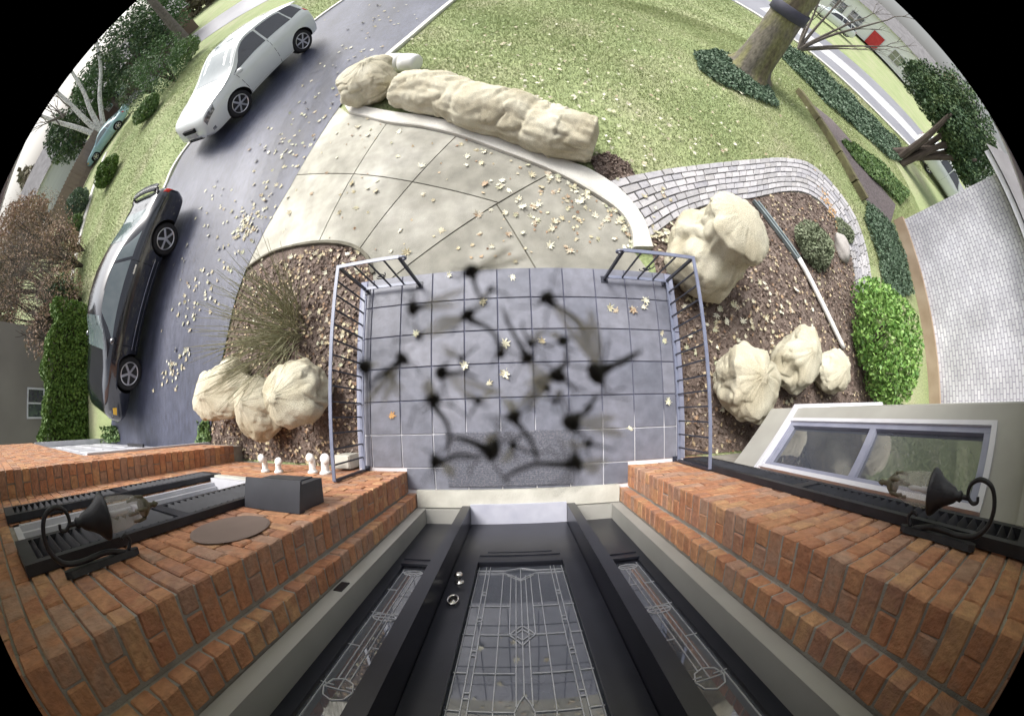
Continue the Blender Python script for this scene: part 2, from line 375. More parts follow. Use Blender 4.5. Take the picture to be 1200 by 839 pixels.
def sheet(name, pts, mat, off=0.0, step=0.3, parent=None, thick=0.0, flat=None):
    """ground sheet with a given outline, cut into a grid and laid on the ground's height"""
    bm = bmesh.new()
    vs = [bm.verts.new((p[0], p[1], 0)) for p in pts]
    f = bm.faces.new(vs); bm.normal_update()
    if f.normal.z < 0: f.normal_flip()
    bmesh.ops.triangulate(bm, faces=list(bm.faces))
    xs = [p[0] for p in pts]; ys = [p[1] for p in pts]
    for ax, lo, hi in ((0, min(xs), max(xs)), (1, min(ys), max(ys))):
        k = lo + step
        while k < hi:
            co = [0,0,0]; no = [0,0,0]; co[ax] = k; no[ax] = 1
            bmesh.ops.bisect_plane(bm, geom=list(bm.verts)+list(bm.edges)+list(bm.faces), plane_co=co, plane_no=no); k += step
    for v in bm.verts: v.co.z = (gz(v.co.x, v.co.y) if flat is None else flat) + off
    if thick:
        r_ = bmesh.ops.extrude_face_region(bm, geom=list(bm.faces))
        for e in r_['geom']:
            if isinstance(e, bmesh.types.BMVert): e.co.z += thick
        bmesh.ops.recalc_face_normals(bm, faces=list(bm.faces))
    me = bpy.data.meshes.new(name); bm.to_mesh(me); bm.free(); me.materials.append(key(mat))
    o = bpy.data.objects.new(name, me); C.objects.link(o)
    if parent is not None: o.parent = parent
    return o
def struct(o): o['kind'] = 'structure'; return o
def inside(x, y, poly):
    c = False; j = len(poly)-1
    for i in range(len(poly)):
        xi, yi = poly[i][0], poly[i][1]; xj, yj = poly[j][0], poly[j][1]
        if (yi > y) != (yj > y) and x < (xj-xi)*(y-yi)/(yj-yi)+xi: c = not c
        j = i
    return c
def smooth_line(pts, n):
    """Catmull-Rom through 2-D or 3-D points"""
    P = [Vector(p) for p in pts]; P = [2*P[0]-P[1]] + P + [2*P[-1]-P[-2]]; out = []
    for i in range(1, len(P)-2):
        for k in range(n):
            t = k/n; a, b_, c, d = P[i-1], P[i], P[i+1], P[i+2]
            out.append(.5*((2*b_) + (c-a)*t + (2*a-5*b_+4*c-d)*t*t + (3*b_-a-3*c+d)*t**3))
    out.append(P[-2]); return out
def in_poly_np(X, Y, poly):
    c = np.zeros(len(X), bool); j = len(poly)-1
    for i in range(len(poly)):
        xi, yi = poly[i][0], poly[i][1]; xj, yj = poly[j][0], poly[j][1]
        if yi != yj: c ^= ((yi > Y) != (yj > Y)) & (X < (xj-xi)*(Y-yi)/(yj-yi)+xi)
        j = i
    return c
def gz_np(X, Y):
    s = lambda t: np.clip(t,0,1)**2*(3-2*np.clip(t,0,1))
    return -0.5 + .3*s((X+4.3)/2.8)*(1-s((Y-5)/8)) - .25*s((np.abs(X)-12)/14)*(X < 0)

# ================================================================ GROUND AND PAVING
def axis(lo, hi, a, b, fine):
    g = list(np.arange(a, b+1e-6, fine)); s = fine; k = a
    L = []
    while k > lo: s *= 1.35; k -= s; L.append(max(k, lo))
    s = fine; k = b; Rr = []
    while k < hi: s *= 1.35; k += s; Rr.append(min(k, hi))
    return np.array(L[::-1] + g + Rr)
gx, gy = axis(-500, 500, -6, 13, .3), axis(-500, 500, -2, 14, .3)
X, Y = np.meshgrid(gx, gy); Z = gz_np(X, Y) - .035
nx, ny = len(gx), len(gy); idx = np.arange(nx*ny).reshape(ny, nx)
F = np.stack([idx[:-1,:-1], idx[:-1,1:], idx[1:,1:], idx[1:,:-1]], -1).reshape(-1, 4)
ground = struct(np_mesh('ground', np.stack([X, Y, Z], -1).reshape(-1, 3), F, 'lawn', smooth=True))

drive_right = [ag(*p) for p in ((530,0),(485,38),(440,78),(398,125),(370,168),(340,220),(312,268),(290,312),(276,350),(265,400),(255,450),(245,520))]
drive_left = [ag(*p) for p in ((405,0),(370,25),(300,88),(215,180),(195,220),(165,310),(145,400),(130,505))]
road_near = [Vector(p) for p in ((-60,27,0),(-20,23.5,0),(0,20.5,0),(9.6,16.6,0),(12.5,14.4,0),(16.1,12.5,0),(21.7,12.0,0),(40,10.5,0),(80,8,0))]
road_far = [Vector(p) for p in ((80,16.5,0),(45,18,0),(25,19.6,0),(17.7,21,0),(8,25.5,0),(-20,32,0),(-60,36,0))]
dr_poly = [Vector((.6,19.8,0)), Vector((-.3,14.0,0))] + drive_right + [Vector((-4.7,-.42,0)), Vector((-9.8,-.42,0))] + drive_left[::-1] + [Vector((-3.9,17.5,0)), Vector((-3.6,20.9,0))]
driveway = struct(sheet('driveway', dr_poly, 'asphalt', .004, .5))
road = struct(sheet('road', road_near + road_far, 'road', -.012, 3.0))
# sky reflection painted as a pale strip down the wet street, and the kerb line on its near side
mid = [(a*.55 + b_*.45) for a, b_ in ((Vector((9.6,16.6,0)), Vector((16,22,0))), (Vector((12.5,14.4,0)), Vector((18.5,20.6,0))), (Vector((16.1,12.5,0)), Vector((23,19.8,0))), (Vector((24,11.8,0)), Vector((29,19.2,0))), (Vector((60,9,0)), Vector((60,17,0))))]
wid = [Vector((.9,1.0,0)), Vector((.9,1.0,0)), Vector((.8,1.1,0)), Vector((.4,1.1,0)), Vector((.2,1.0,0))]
MT['skysheen'] = M('painted_sky_sheen', [(.62,.62,.64),(.72,.72,.74)], .2, .3, spec=.8)
struct(sheet('road_sky_sheen', [m_+w for m_, w in zip(mid, wid)] + [m_-w for m_, w in zip(mid, wid)][::-1], 'skysheen', -.006, 3))
def ribbon_kerb(name, pts, w, h, mat, base=-.05, n=5):
    """raised kerb along a line of ground points, as one strip"""
    L = smooth_line([Vector((p[0], p[1], 0)) for p in pts], n); k = len(L); vs = []; fs = []
    for i, p in enumerate(L):
        d = (L[min(i+1,k-1)] - L[max(i-1,0)]).normalized(); a = Vector((-d.y, d.x, 0))*w/2; z = gz(p.x, p.y)
        for q, dz in ((p-a, base), (p-a*.96, h*.85), (p-a*.85, h), (p+a*.85, h), (p+a*.96, h*.85), (p+a, base)): vs.append((q.x, q.y, z+dz))
    for i in range(k-1):
        for j in range(5): fs.append((i*6+j, i*6+j+1, (i+1)*6+j+1, (i+1)*6+j))
    fs.append((0,1,2,3,4,5)); fs.append(tuple((k-1)*6+j for j in (5,4,3,2,1,0)))
    return mesh(name, vs, fs, mat)
struct(ribbon_kerb('kerb', [p - Vector((.10,0,0)) for p in drive_left[:-1]], .14, .05, 'kerb_concrete'))
struct(ribbon_kerb('kerb', [p + Vector((.06,.02,0)) for p in drive_right[:3]], .12, .05, 'kerb_concrete'))
struct(ribbon_kerb('kerb', [(-24.4,16.5),(-22.6,13.7),(-20.0,9.7),(-18.0,6.5),(-17.3,5.0)], .45, .06, 'kerb_concrete'))
struct(ribbon_kerb('kerb', [p + Vector((-.1,.05,0)) for p in road_near[3:]], .35, .05, 'kerb_concrete'))

# concrete walk: eight poured panels with open joints, cut from one outline
bed_l_edge = [ag(*p) for p in ((290,316),(302,307),(322,296),(350,289),(382,286),(410,290),(428,302),(436,322))]
kerb_in = [ag(*p) for p in ((410,134),(452,145),(496,151),(536,160.5),(590,180),(650,204),(684,222),(723,248),(738,270),(741,292))]
kerb_out = [ag(*p) for p in ((404,124),(455,132.5),(500,139),(542,148.5),(608,168),(665,191),(690,201),(725,224),(752,257),(764,292))]
walk_poly = [ag(*p) for p in ((398,126),(370,168),(340,220),(312,268),(290,313))] + bed_l_edge + [Vector((-1.5,1.37,0)), Vector((1.62,1.37,0))] + kerb_in[::-1]
walk = struct(sheet('walk', walk_poly, 'joint', -.014, .3))
def cutline(bm, a, b_, pick=None):
    a, b_ = ag(*a), ag(*b_); d = b_ - a; no = Vector((-d.y, d.x, 0)); a.z = 0
    fs = [f for f in bm.faces if pick is None or pick(f)]
    g = set(fs)
    for f in fs: g.update(f.verts); g.update(f.edges)
    bmesh.ops.bisect_plane(bm, geom=list(g), plane_co=a, plane_no=no)
bm = bmesh.new(); bm.faces.new([bm.verts.new((p.x, p.y, 0)) for p in walk_poly])
cutline(bm, (448.8,151.5), (380,270)); cutline(bm, (531.7,163), (430,280)); cutline(bm, (601.5,228), (480,310))
a4, b4 = ag(601.5,228), ag(480,310)
def left4(f):
    c = f.calc_center_median(); return (b4.x-a4.x)*(c.y-a4.y) - (b4.y-a4.y)*(c.x-a4.x) < 0
cutline(bm, (337,206), (580,237), left4); cutline(bm, (581.6,239.7), (624,309), lambda f: not left4(f))
bmesh.ops.split_edges(bm, edges=list(bm.edges)); bm.normal_update()
for f in bm.faces:
    if f.normal.z < 0: f.normal_flip()
rim = bmesh.ops.inset_individual(bm, faces=list(bm.faces), thickness=.011)['faces']
bmesh.ops.delete(bm, geom=rim, context='FACES')
polys = [[v.co.copy() for v in f.verts] for f in bm.faces]; bm.free()
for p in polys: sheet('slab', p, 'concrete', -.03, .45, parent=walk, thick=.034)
# raised pale border round the walk
def strip_kerb(name, inn, out, h, mat):
    a, b_ = smooth_line(inn, 6), smooth_line(out, 6); vs = []; fs = []; k = len(a)
    for p, q in zip(a, b_):
        zp, zq = gz(p.x,p.y), gz(q.x,q.y); e = (q-p)*.08
        vs += [(p.x,p.y,zp-.05),(p.x,p.y,zp+h*.8),(p.x+e.x,p.y+e.y,zp+h),(q.x-e.x,q.y-e.y,zq+h),(q.x,q.y,zq+h*.8),(q.x,q.y,zq-.05)]
    for i in range(k-1):
        for j in range(5): fs.append((i*6+j+1, i*6+j, (i+1)*6+j, (i+1)*6+j+1))
    fs.append((5,4,3,2,1,0)); fs.append(tuple((k-1)*6+j for j in range(6)))
    return mesh(name, vs, fs, mat)
struct(strip_kerb('kerb', kerb_in, kerb_out, .07, 'kerb_concrete'))
be_out = [p + Vector((.02,.05,0)) for p in bed_l_edge]
struct(strip_kerb('kerb', bed_l_edge, [p + (Vector((-2.4,1.3,0)) - Vector((p.x,p.y,0))).normalized()*-.045 for p in bed_l_edge], .035, 'joint'))

# mulch beds
bed_l = [Vector((-1.5,-.5,0)), Vector((-1.5,1.4,0))] + bed_l_edge[::-1] + [p + Vector((.03,0,0)) for p in drive_right[-5:]] + [Vector((-4.6,-.4,0)), Vector((-4.3,-.5,0))]
bed_left = struct(sheet('mulch_bed', bed_l, 'soil', -.018, .25))
path_out = [ag(*p) for p in ((714,212),(770,200),(830,192),(880,187),(920,185),(950,192),(977,217),(1003,255),(1017,300),(1022,340))]
path_in = [ag(*p) for p in ((762,279),(800,252),(840,238),(880,233),(920,225),(945,227),(966,241),(985,268),(999,305),(1004,345))]
bed_r = [Vector((1.62,1.45,0)), ag(764,292)] + path_in + [ag(1010,400), ag(1045,470), Vector((8.6,-.5,0)), Vector((1.6,-.5,0))]
bed_right = struct(sheet('mulch_bed', bed_r, 'soil', -.018, .25))
bed_s = [ag(*p) for p in ((690,185),(712,178),(735,190),(745,205),(716,213),(700,203))]
struct(sheet('mulch_bed', bed_s, 'soil', -.012, .25))
# gravel wedge, timber edge beyond the path
wedge = [ag(*p) for p in ((938,112),(975,140),(1000,168),(1020,205),(1050,240),(1044,262),(1020,240),(1005,222),(985,185),(960,145))]
struct(sheet('gravel_strip', wedge, 'gravel', -.012, .5))

# paved path: every sett its own stone
path = struct(sheet('path', path_out + path_in[::-1], 'joint', -.02, .3))
po, pi_ = smooth_line(path_out, 24), smooth_line(path_in, 24)
def path_pt(u, t):
    k = min(max(u, 0), .99999)*(len(po)-1); i = int(k); f = k-i
    a = po[i].lerp(po[i+1], f); b_ = pi_[i].lerp(pi_[i+1], f); return a.lerp(b_, t)
mids = [path_pt(i/400, .5) for i in range(401)]; acc = [0]
for i in range(400): acc.append(acc[-1] + (mids[i+1].xy - mids[i].xy).length)
def u_of(s_):
    return float(np.interp(s_, acc, [i/400 for i in range(401)]))
rows = [0,.155,.30,.45,.59,.735,.875,1.0]
rr = random.Random(3)
for ri in range(7):
    s_ = -rr.random()*.15
    while s_ < acc[-1]:
        Lp = rr.choice((.15,.17,.19,.24,.27)); e = min(s_+Lp, acc[-1]); a0 = max(s_, 0)
        if e - a0 > .06:
            g = .009/.85; q = [path_pt(u_of(a0+.008), rows[ri]+g), path_pt(u_of(e-.008), rows[ri]+g), path_pt(u_of(e-.008), rows[ri+1]-g), path_pt(u_of(a0+.008), rows[ri+1]-g)]
            top = .012 + rr.uniform(-.004,.006); c = sum(q, Vector())/4
            vs = [(p.x,p.y,gz(p.x,p.y)-.03) for p in q] + [(p.x,p.y,gz(p.x,p.y)+top-.006) for p in q] + [(p.x+(c.x-p.x)*.07,p.y+(c.y-p.y)*.07,gz(p.x,p.y)+top) for p in q]
            fs = [(4,5,1,0),(5,6,2,1),(6,7,3,2),(7,4,0,3),(8,9,5,4),(9,10,6,5),(10,11,7,6),(11,8,4,7),(11,10,9,8)]
            mesh('paver', vs, [f[::-1] for f in fs], 'paver', path)
        s_ = e
    
# ================================================================ PORCH
T = .3205
porch_slab = MB(); porch_slab.box((-1.585,-.9,-.45), (1.70,1.435,-.012))
porch = struct(porch_slab.build('porch', 'grout'))
vx = [-1.105 + T*(i-1) for i in range(0, 11)]; hy = [.797 - T*(j-2) for j in range(0, 8)]
tile_me = {}
def tile(x0, x1, y0, y1, mat='tile', z=0.0, name='tile'):
    g = .005; w, d = round(x1-x0-2*g, 3), round(y1-y0-2*g, 3); k = (w, d, mat)
    if k not in tile_me: tile_me[k] = bevel_box('tile', w, d, .03, .003, mat)
    return inst(tile_me[k], name, porch, ((x0+x1)/2, (y0+y1)/2, z-.015 + rr.uniform(-.001,.001)))
for i in range(0, 9):
    for j in range(0, 7):
        y1, y0 = hy[j], hy[j+1]
        if j == 6: y0 = -.70
        if j == 6 and (i == 0): continue
        x0, x1 = vx[i], vx[i+1]
        if j == 6: x0, x1 = max(x0, -1.07), min(x1, 1.07)
        if x1 - x0 > .05: tile(x0, x1, y0, y1)
for j in range(0, 7):      # cut border stones along both sides
    y1, y0 = hy[j], max(hy[j+1], -.5)
    if y1 - y0 > .04:
        tile(-1.50, vx[0], y0, y1); tile(vx[9], 1.60, y0, y1) if True else None
for j in range(0, 3):
    y1, y0 = 1.4375 - .65*j, 1.4375 - .65*(j+1)
    tile(-1.585, -1.50, max(y0,-.5), y1, 'tile_edge', -.004, 'edge_stone'); tile(1.60, 1.70, max(y0,-.5), y1, 'tile_edge', -.004, 'edge_stone')
mt = MB(); mt.box((-.66,-.665,.001), (.53,-.15,.016))
for k in range(26):      # coarse ribs of the mat
    y = -.655 + k*.0195; mt.box((-.645,y,.016), (.515,y+.012,.021))
tag(mt.build('doormat', 'mat'), 'dark speckled doormat lying before the front door', 'doormat')

# ================================================================ THE BRICK HOUSE
house = thing('house', 'brick house with black front door, sidelights, shutters and grey bay window', 'house', (0,-.9,0))
CH, BL, BH, BD = .092, .205, .081, .095
bricks = []     # (centre, (sx, sy, sz))
def br(x0, x1, y0, y1, z):
    bricks.append((Vector(((x0+x1)/2, (y0+y1)/2, z)), (x1-x0, y1-y0, BH)))
z0 = -.30; ncourse = 40
win_l = (-2.76, -2.14, .95, 2.98)
for c in range(ncourse):
    z = z0 + CH*(c+.5)
    for sgn in (-1, 1):
        end = 3.80 if sgn < 0 else (2.02 if z < .45 or True else 2.0)
        def put(a, b_, ya, yb):
            x0, x1 = (a, b_) if sgn > 0 else (-b_, -a)
            br(x0, x1, ya, yb, z)
        if c % 2 == 0:
            put(1.07, 1.07+BL, -.52-BD, -.52); put(1.07, 1.07+BD, -.725, -.525-BD); x = 1.07+BL+.010
        else:
            put(1.07, 1.07+BD, -.725, -.52); x = 1.07+BD+.010
        put(.975, 1.062, -.86, -.737) if c % 2 else put(.975, 1.06, -.855, -.735)
        while x < end - .03:
            e = min(x+BL, end)
            if sgn < 0:
                segs = [(x, e)]
                if win_l[2] < z < win_l[3]:
                    segs = [(a, b_) for a, b_ in ((x, min(e, -win_l[1])), (max(x, -win_l[0]), e)) if b_-a > .03]
                for a, b_ in segs: put(a, b_, -.52-BD, -.52)
            else: put(x, e, -.52-BD, -.52)
            x = e + .010
    # the projecting wing on the left: its narrow side and the pier beside the garage door
    y = -.52
    if c % 2: br(-3.80-BD, -3.80, -.52, -.305, z)
    else: br(-3.80-BD, -3.80, -.52, -.415, z); br(-3.80-BL, -3.80, -.405, -.305, z)
    x = -3.80-BL-.01 if c % 2 == 0 else -3.80-BD-.01
    lim = -4.67 if z < 1.75 else -10.4
    while x > lim + .03:
        e = max(x-BL, lim); br(e, x, -.305-BD, -.305, z); x = e-.010
# the 300 bricks that show largest are pieces of their own, the rest is one part
def size(b_):
    p, s_ = b_
    q = Vector((p.x, p.y, p.z)); d = q - Vector((0,0,H)); n_ = Vector((0,1,0)) if abs(p.x) > 1.2 else Vector((-p.x,.6,0)).normalized()
    return -d.normalized().dot(n_) / d.length_squared * max(s_[0], s_[1])
inframe = []
for b_ in bricks:
    d = b_[0] - Vector((0,0,H)); th = math.acos(-d.z/d.length); c_, s_ = math.cos(-ROLL), math.sin(-ROLL)
    ex, ey = c_*d.x - s_*d.y, s_*d.x + c_*d.y; rh = math.hypot(ex, ey); rpx = th*FPX
    px, py = CX + ex/rh*rpx, CY - ey/rh*rpx
    inframe.append(-8 < px < 1208 and py < 845 and rpx < 655)
order = sorted([i for i in range(len(bricks)) if inframe[i]], key=lambda i: -size(bricks[i]))
single = set(order[:300])
core = MB()
core.box((-3.79,-1.3,-.6), (-1.078,-.532,.95)); core.box((-3.79,-1.3,.95), (-2.76,-.532,2.98)); core.box((-2.14,-1.3,.95), (-1.078,-.532,2.98)); core.box((-3.79,-1.3,2.98), (-1.078,-.532,3.235))
core.box((1.078,-1.3,-.6), (2.6,-.532,3.235)); core.box((-1.09,-1.29,-.4), (-.983,-.745,3.235)); core.box((.983,-1.29,-.4), (1.09,-.745,3.235))
core.box((-10.4,-1.3,1.76), (-3.812,-.318,3.5)); core.box((-4.662,-1.28,-.6), (-3.812,-.318,1.755)); core.box((2.6,-1.3,-.6), (9.3,-.55,3.5))
core.box((-.983,-1.29,3.0), (.983,-.80,3.235))
core.box((-10.4,-1.0,-.6), (-9.8,-.318,1.76))
wall = core.build('wall', 'mortar', house)
var = {}
def bmesh_for(s_):
    k = tuple(round(q, 3) for q in s_)
    if k not in var: var[k] = [bevel_box('brick', *k, .0065, 'brick', .0022) for _ in range(3)]
    return var[k]
rest = MB()
for i, (p, s_) in enumerate(bricks):
    jit = Vector((rr.uniform(-.0015,.0015), rr.uniform(-.003,.003), rr.uniform(-.0015,.0015)))
    if i in single:
        inst(rr.choice(bmesh_for(s_)), 'brick', wall, p + jit - Vector(house.location), (rr.uniform(-.008,.008), rr.uniform(-.008,.008), rr.uniform(-.012,.012)))
    else:
        a = p + jit - Vector(s_)/2; b_ = p + jit + Vector(s_)/2; rest.box(a, b_)
tag(rest.build('brick_courses', 'brick', house), kind='stuff')
# house body, eave and roof overhead
bd = MB(); bd.box((-10.3,-9,-.6), (9.3,-1.35,3.5)); bd.build('house_body', 'mortar', house)
ev = MB(); ev.box((-3.75,-1.32,3.24), (5.0,.62,3.30)); ev.box((-3.75,.62,3.22), (5.0,.66,3.50)); ev.box((-3.75,-9.2,3.52), (5.0,-1.36,3.58)); soffit = ev.build('eave', 'whitetrim', house)  # unseen eave, set low and deep to darken brick and door
rf = MB(); rf.add([(-4.0,.72,3.5),(5.2,.72,3.5),(5.2,-4.6,6.2),(-4.0,-4.6,6.2),(-4.0,-9.4,3.72),(5.2,-9.4,3.72)], [(0,1,2,3),(3,2,5,4),(0,3,4),(1,5,2)])
rf.build('roof', 'roof', house)

# doorway: stone sill, painted threshold, grey frame, black mullions, sidelights, door
def part(name, mat, *boxes, parent=house, smooth=False):
    m_ = MB()
    for a, b_ in boxes: m_.box(a, b_)
    return m_.build(name, mat, parent, smooth)
part('stone_sill', 'sill', ((-.965,-.86,-.02), (.965,-.695,.05)))
part('threshold', 'bluewhite', ((-.447,-1.02,-.02), (.447,-.825,.075)))
for s_ in (-1, 1):
    def bx(a, b_): return ((min(a[0]*s_, b_[0]*s_), a[1], a[2]), (max(a[0]*s_, b_[0]*s_), b_[1], b_[2]))
    part('door_frame', 'greytrim', bx((.880,-1.05,-.02), (.972,-.868,3.0))); part('sidelight_sill', 'greytrim', bx((.535,-1.05,-.02), (.879,-.872,.082)))
    part('mullion', 'black_paint', bx((.449,-1.05,.0), (.527,-.842,3.0)))
    sl = part('sidelight', 'black_paint', bx((.527,-1.10,.082), (.880,-1.012,1.04)), bx((.527,-1.10,1.04), (.622,-1.012,2.70)), bx((.806,-1.10,1.04), (.880,-1.012,2.70)), bx((.527,-1.10,2.62), (.880,-1.0,3.0)),
              bx((.60,-1.012,.25), (.83,-1.004,.93)), bx((.612,-1.02,1.0), (.816,-.992,1.04)))
    g_ = part('glass_pane', 'glass', bx((.61,-1.045,1.03), (.815,-1.035,2.65)), parent=sl)
    cm = MB(); yy = -1.033
    def seg(x0, za, x1, zb, w=.006): cm.bar((x0*s_, yy, za), (x1*s_, yy, zb), w*.62, .005, up=(0,1,0))
    cxs = .714
    for dx in (-.075, .075): seg(cxs+dx, 1.05, cxs+dx, 2.62)
    for dx in (-.028, 0, .028): seg(cxs+dx, 1.12, cxs+dx, 2.18 if dx else 2.24)
    for zz in (1.35, 1.62, 1.93, 2.22):
        seg(cxs-.092, zz, cxs-.028, zz); seg(cxs+.028, zz, cxs+.092, zz)
    for zz in (1.10, 1.66, 2.24):   # fan, knot and ring motifs
        for k in range(8):
            t0, t1 = math.pi*2*k/8, math.pi*2*(k+1)/8; rx, rz = (.07, .05) if zz != 2.24 else (.066, .10)
            seg(cxs+math.cos(t0)*rx, zz+math.sin(t0)*rz*.7, cxs+math.cos(t1)*rx, zz+math.sin(t1)*rz*.7, .008)
        seg(cxs-.07, zz, cxs+.07, zz, .006)
    cm.build('leading', 'came', sl)
part('head_frame', 'greytrim', ((-.445,-1.05,2.66), (.445,-.87,2.99)))
dm = MB(); W_ = .445; dy0, dy1 = -1.075, -1.015
dm.box((-W_,dy0,.08), (-.297,dy1,2.62)); dm.box((.297,dy0,.08), (W_,dy1,2.62)); dm.box((-.297,dy0,.08), (.297,dy1,.955)); dm.box((-.297,dy0,2.44), (.297,dy1,2.62))
dm.box((-.29,dy1,.20), (.29,dy1+.006,.82)); dm.box((-.235,dy1+.006,.25), (.235,dy1+.010,.77))
for a, b_ in (((-.315,dy1,.935),(.315,dy1+.018,.965)), ((-.315,dy1,.965),(-.288,dy1+.018,2.46)), ((.288,dy1,.965),(.315,dy1+.018,2.46))): dm.box(a, b_)
door = dm.build('door', 'black_paint', house)
part('glass_pane', 'glass', ((-.295,-1.05,.95), (.295,-1.042,2.45)), parent=door)
cm = MB(); yy = -1.038
def seg(x0, za, x1, zb, w=.0065): cm.bar((x0, yy, za), (x1, yy, zb), w*.62, .005, up=(0,1,0))
for s_ in (-1, 1):
    seg(.278*s_, .965, .278*s_, 2.44); seg(.228*s_, .965, .228*s_, 2.44); seg(.203*s_, .965, .203*s_, 2.44); seg(.113*s_, 1.06, .113*s_, 2.25)
    seg(.062*s_, 1.08, .062*s_, 1.74); seg(.030*s_, 1.10, .030*s_, 2.22)
    for zz in (1.476, 1.744, 2.027, 2.248):
        seg(.203*s_, zz, (.064 if zz < 1.6 else .036)*s_, zz, .008); seg(.228*s_, zz, .285*s_, zz, .008)
    for zz in (1.02, 1.063): seg(.285*s_, zz, .10*s_, zz, .008)
    for zz in (1.33, 1.61, 1.89, 2.165):
        for h_ in (-.017, .017): seg(.203*s_, zz+h_, .228*s_, zz+h_, .009)
    for (a, b_, c_, d_) in ((.10,1.063,.05,1.10),(.05,1.10,0,1.15),(.10,1.02,.05,1.0),(.05,1.0,0,.985),(.085,1.09,.04,1.135),(.04,1.135,0,1.165),(.062,1.744,.03,1.70),(.03,1.70,0,1.67),(.062,1.744,.03,1.785),(.03,1.785,0,1.83),(.04,1.744,0,1.70),(.04,1.744,0,1.79),(.036,2.25,.02,2.20),(.02,2.20,0,2.16),(.036,2.25,.034,2.29),(.034,2.29,.018,2.32),(.018,2.32,0,2.33),(.113,2.25,.105,2.33),(.105,2.33,.11,2.44)): seg(a*s_, b_, c_*s_, d_)
seg(0, .985, 0, 2.16); seg(0,2.33,0,2.44)
cm.build('leading', 'came', door)
kb = MB(); my = Matrix.Translation((-.375,-1.015,1.24)) @ Matrix.Rotation(R(-90), 4, 'X')
kb.lathe([(.001,.075),(.018,.073),(.027,.062),(.027,.050),(.012,.038),(.010,.012),(.030,.010),(.030,0)], 16, mat=my); kb.build('knob', 'brass', door, True)
lk = MB(); pts = [(-.375+.03*math.cos(t), -1.0, 1.47+.05*math.sin(t)) for t in np.linspace(0, 2*math.pi, 18)]
lk.tube(pts, .006, 6); lk.box((-.392,-1.015,1.43), (-.358,-1.006,1.51)); lk.build('lock', 'brass', door, True)
bq = on_y(402, 688, -.868); bl = MB(); bl.box((-.955,-.868,bq.z-.05), (-.905,-.862,bq.z+.05)); bl.build('bell_plate', 'iron', house)

# the window on the left with its louvred shutters
wf = MB(); x0, x1, za, zb = win_l
for a, b_ in (((x0,-.60,za),(x0+.05,-.525,zb)), ((x1-.05,-.60,za),(x1,-.525,zb)), ((x0,-.62,za-.03),(x1,-.49,za+.04)), ((x0,-.60,zb-.05),(x1,-.525,zb)), ((x0+.05,-.595,1.90),(x1-.05,-.55,1.95)), ((x0+.05,-.595,za+.04),(x0+.09,-.56,zb-.05)), ((x1-.09,-.595,za+.04),(x1-.05,-.56,zb-.05))): wf.box(a, b_)
wl_ = wf.build('window', 'whitetrim', house)
part('glass_pane', 'glass', ((x0+.05,-.61,za), (x1-.05,-.598,zb)), parent=wl_)
part('sill_stone', 'sill', ((x0-.06,-.58,za-.10), (x1+.06,-.475,za-.032)))
def shutter(x0, x1, za, zb, pitch=.055, yw=-.515):
    m_ = MB(); t = .045; d = .045
    m_.box((x0,yw,za), (x0+t,yw+d,zb)); m_.box((x1-t,yw,za), (x1,yw+d,zb)); m_.box((x0+t,yw,za), (x1-t,yw+d,za+.08)); m_.box((x0+t,yw,zb-.08), (x1-t,yw+d,zb))
    m_.box((x0+t,yw,(za+zb)/2-.04), (x1-t,yw+d,(za+zb)/2+.04)); m_.box((x0+t,yw,za+.08), (x1-t,yw+.006,zb-.08))
    sh = m_.build('shutter', 'shutter', house)
    sl = MB(); w = x1-x0-2*t; sl.box((-w/2,-.026,-.004), (w/2,.026,.004))
    me = None; z = za+.11
    while z < zb-.09:
        if abs(z-(za+zb)/2) > .055:
            if me is None:
                o = sl.build('slat', 'shutter', sh, local=True); me = o.data
            else: o = inst(me, 'slat', sh)
            o.location = Vector(((x0+x1)/2, yw+.027, z)) - Vector(house.location); o.rotation_euler = (R(-38), 0, 0)
        z += pitch
    return sh
shutter(-2.12, -1.70, 1.0, 3.02); shutter(-3.10, -2.79, .82, 3.02); shutter(1.60, 1.86, .14, 3.12)

# bay window on the right: three-sided, grey boarding, sash window in its slanted side
P0, P1, P2, P3 = Vector((1.985,-.525,0)), Vector((2.515,-.02,0)), Vector((4.3,-.02,0)), Vector((4.84,-.525,0))
def prism(pts, za, zb):
    k = len(pts); vs = [(p.x,p.y,za) for p in pts] + [(p.x,p.y,zb) for p in pts]
    return vs, [tuple(range(k-1,-1,-1)), tuple(range(k,2*k))] + [(i,(i+1)%k,k+(i+1)%k,k+i) for i in range(k)]
def grow(pts, e):
    out = []; k = len(pts)
    for i, p in enumerate(pts):
        a = (p - pts[(i-1) % k]).normalized(); b_ = (pts[(i+1) % k] - p).normalized(); n1, n2 = Vector((a.y,-a.x,0)), Vector((b_.y,-b_.x,0))
        n_ = (n1+n2).normalized(); out.append(p + n_*e/max(.4, n_.dot(n1)))
    return out
foot = [P3, P2, P1, P0][::-1]; ccw = [P0, Vector((1.985,-.54,0)), Vector((4.84,-.54,0)), P3, P2, P1]
ccw = [Vector((4.84,-.545,0)), P3, P2, P1, P0, Vector((1.985,-.545,0))]
bay = MB(); E = (P1-P0).normalized(); N = Vector((-E.y, E.x, 0)); LW = (P1-P0).length
bay.add(*prism([p - Vector((0,0,0)) for p in ccw], .45, .82)); bay.add(*prism(ccw, 2.76, 3.0))
bay.add(*prism([P1 - E*.13, P1, P2, P3, Vector((4.84,-.545,0)), Vector((3.2,-.545,0)), Vector((3.2,-.2,0))][::-1], .82, 2.76))
bayo = bay.build('bay', 'greytrim', house)
hd = MB(); hd.add(*prism(grow(ccw, .14), 3.0, 3.2)); hd.build('bay_cornice', 'greytrim', house)
led = MB(); led.add(*prism(grow(ccw, .035), .80, .835)); led.build('bay_sill', 'whitetrim', house)
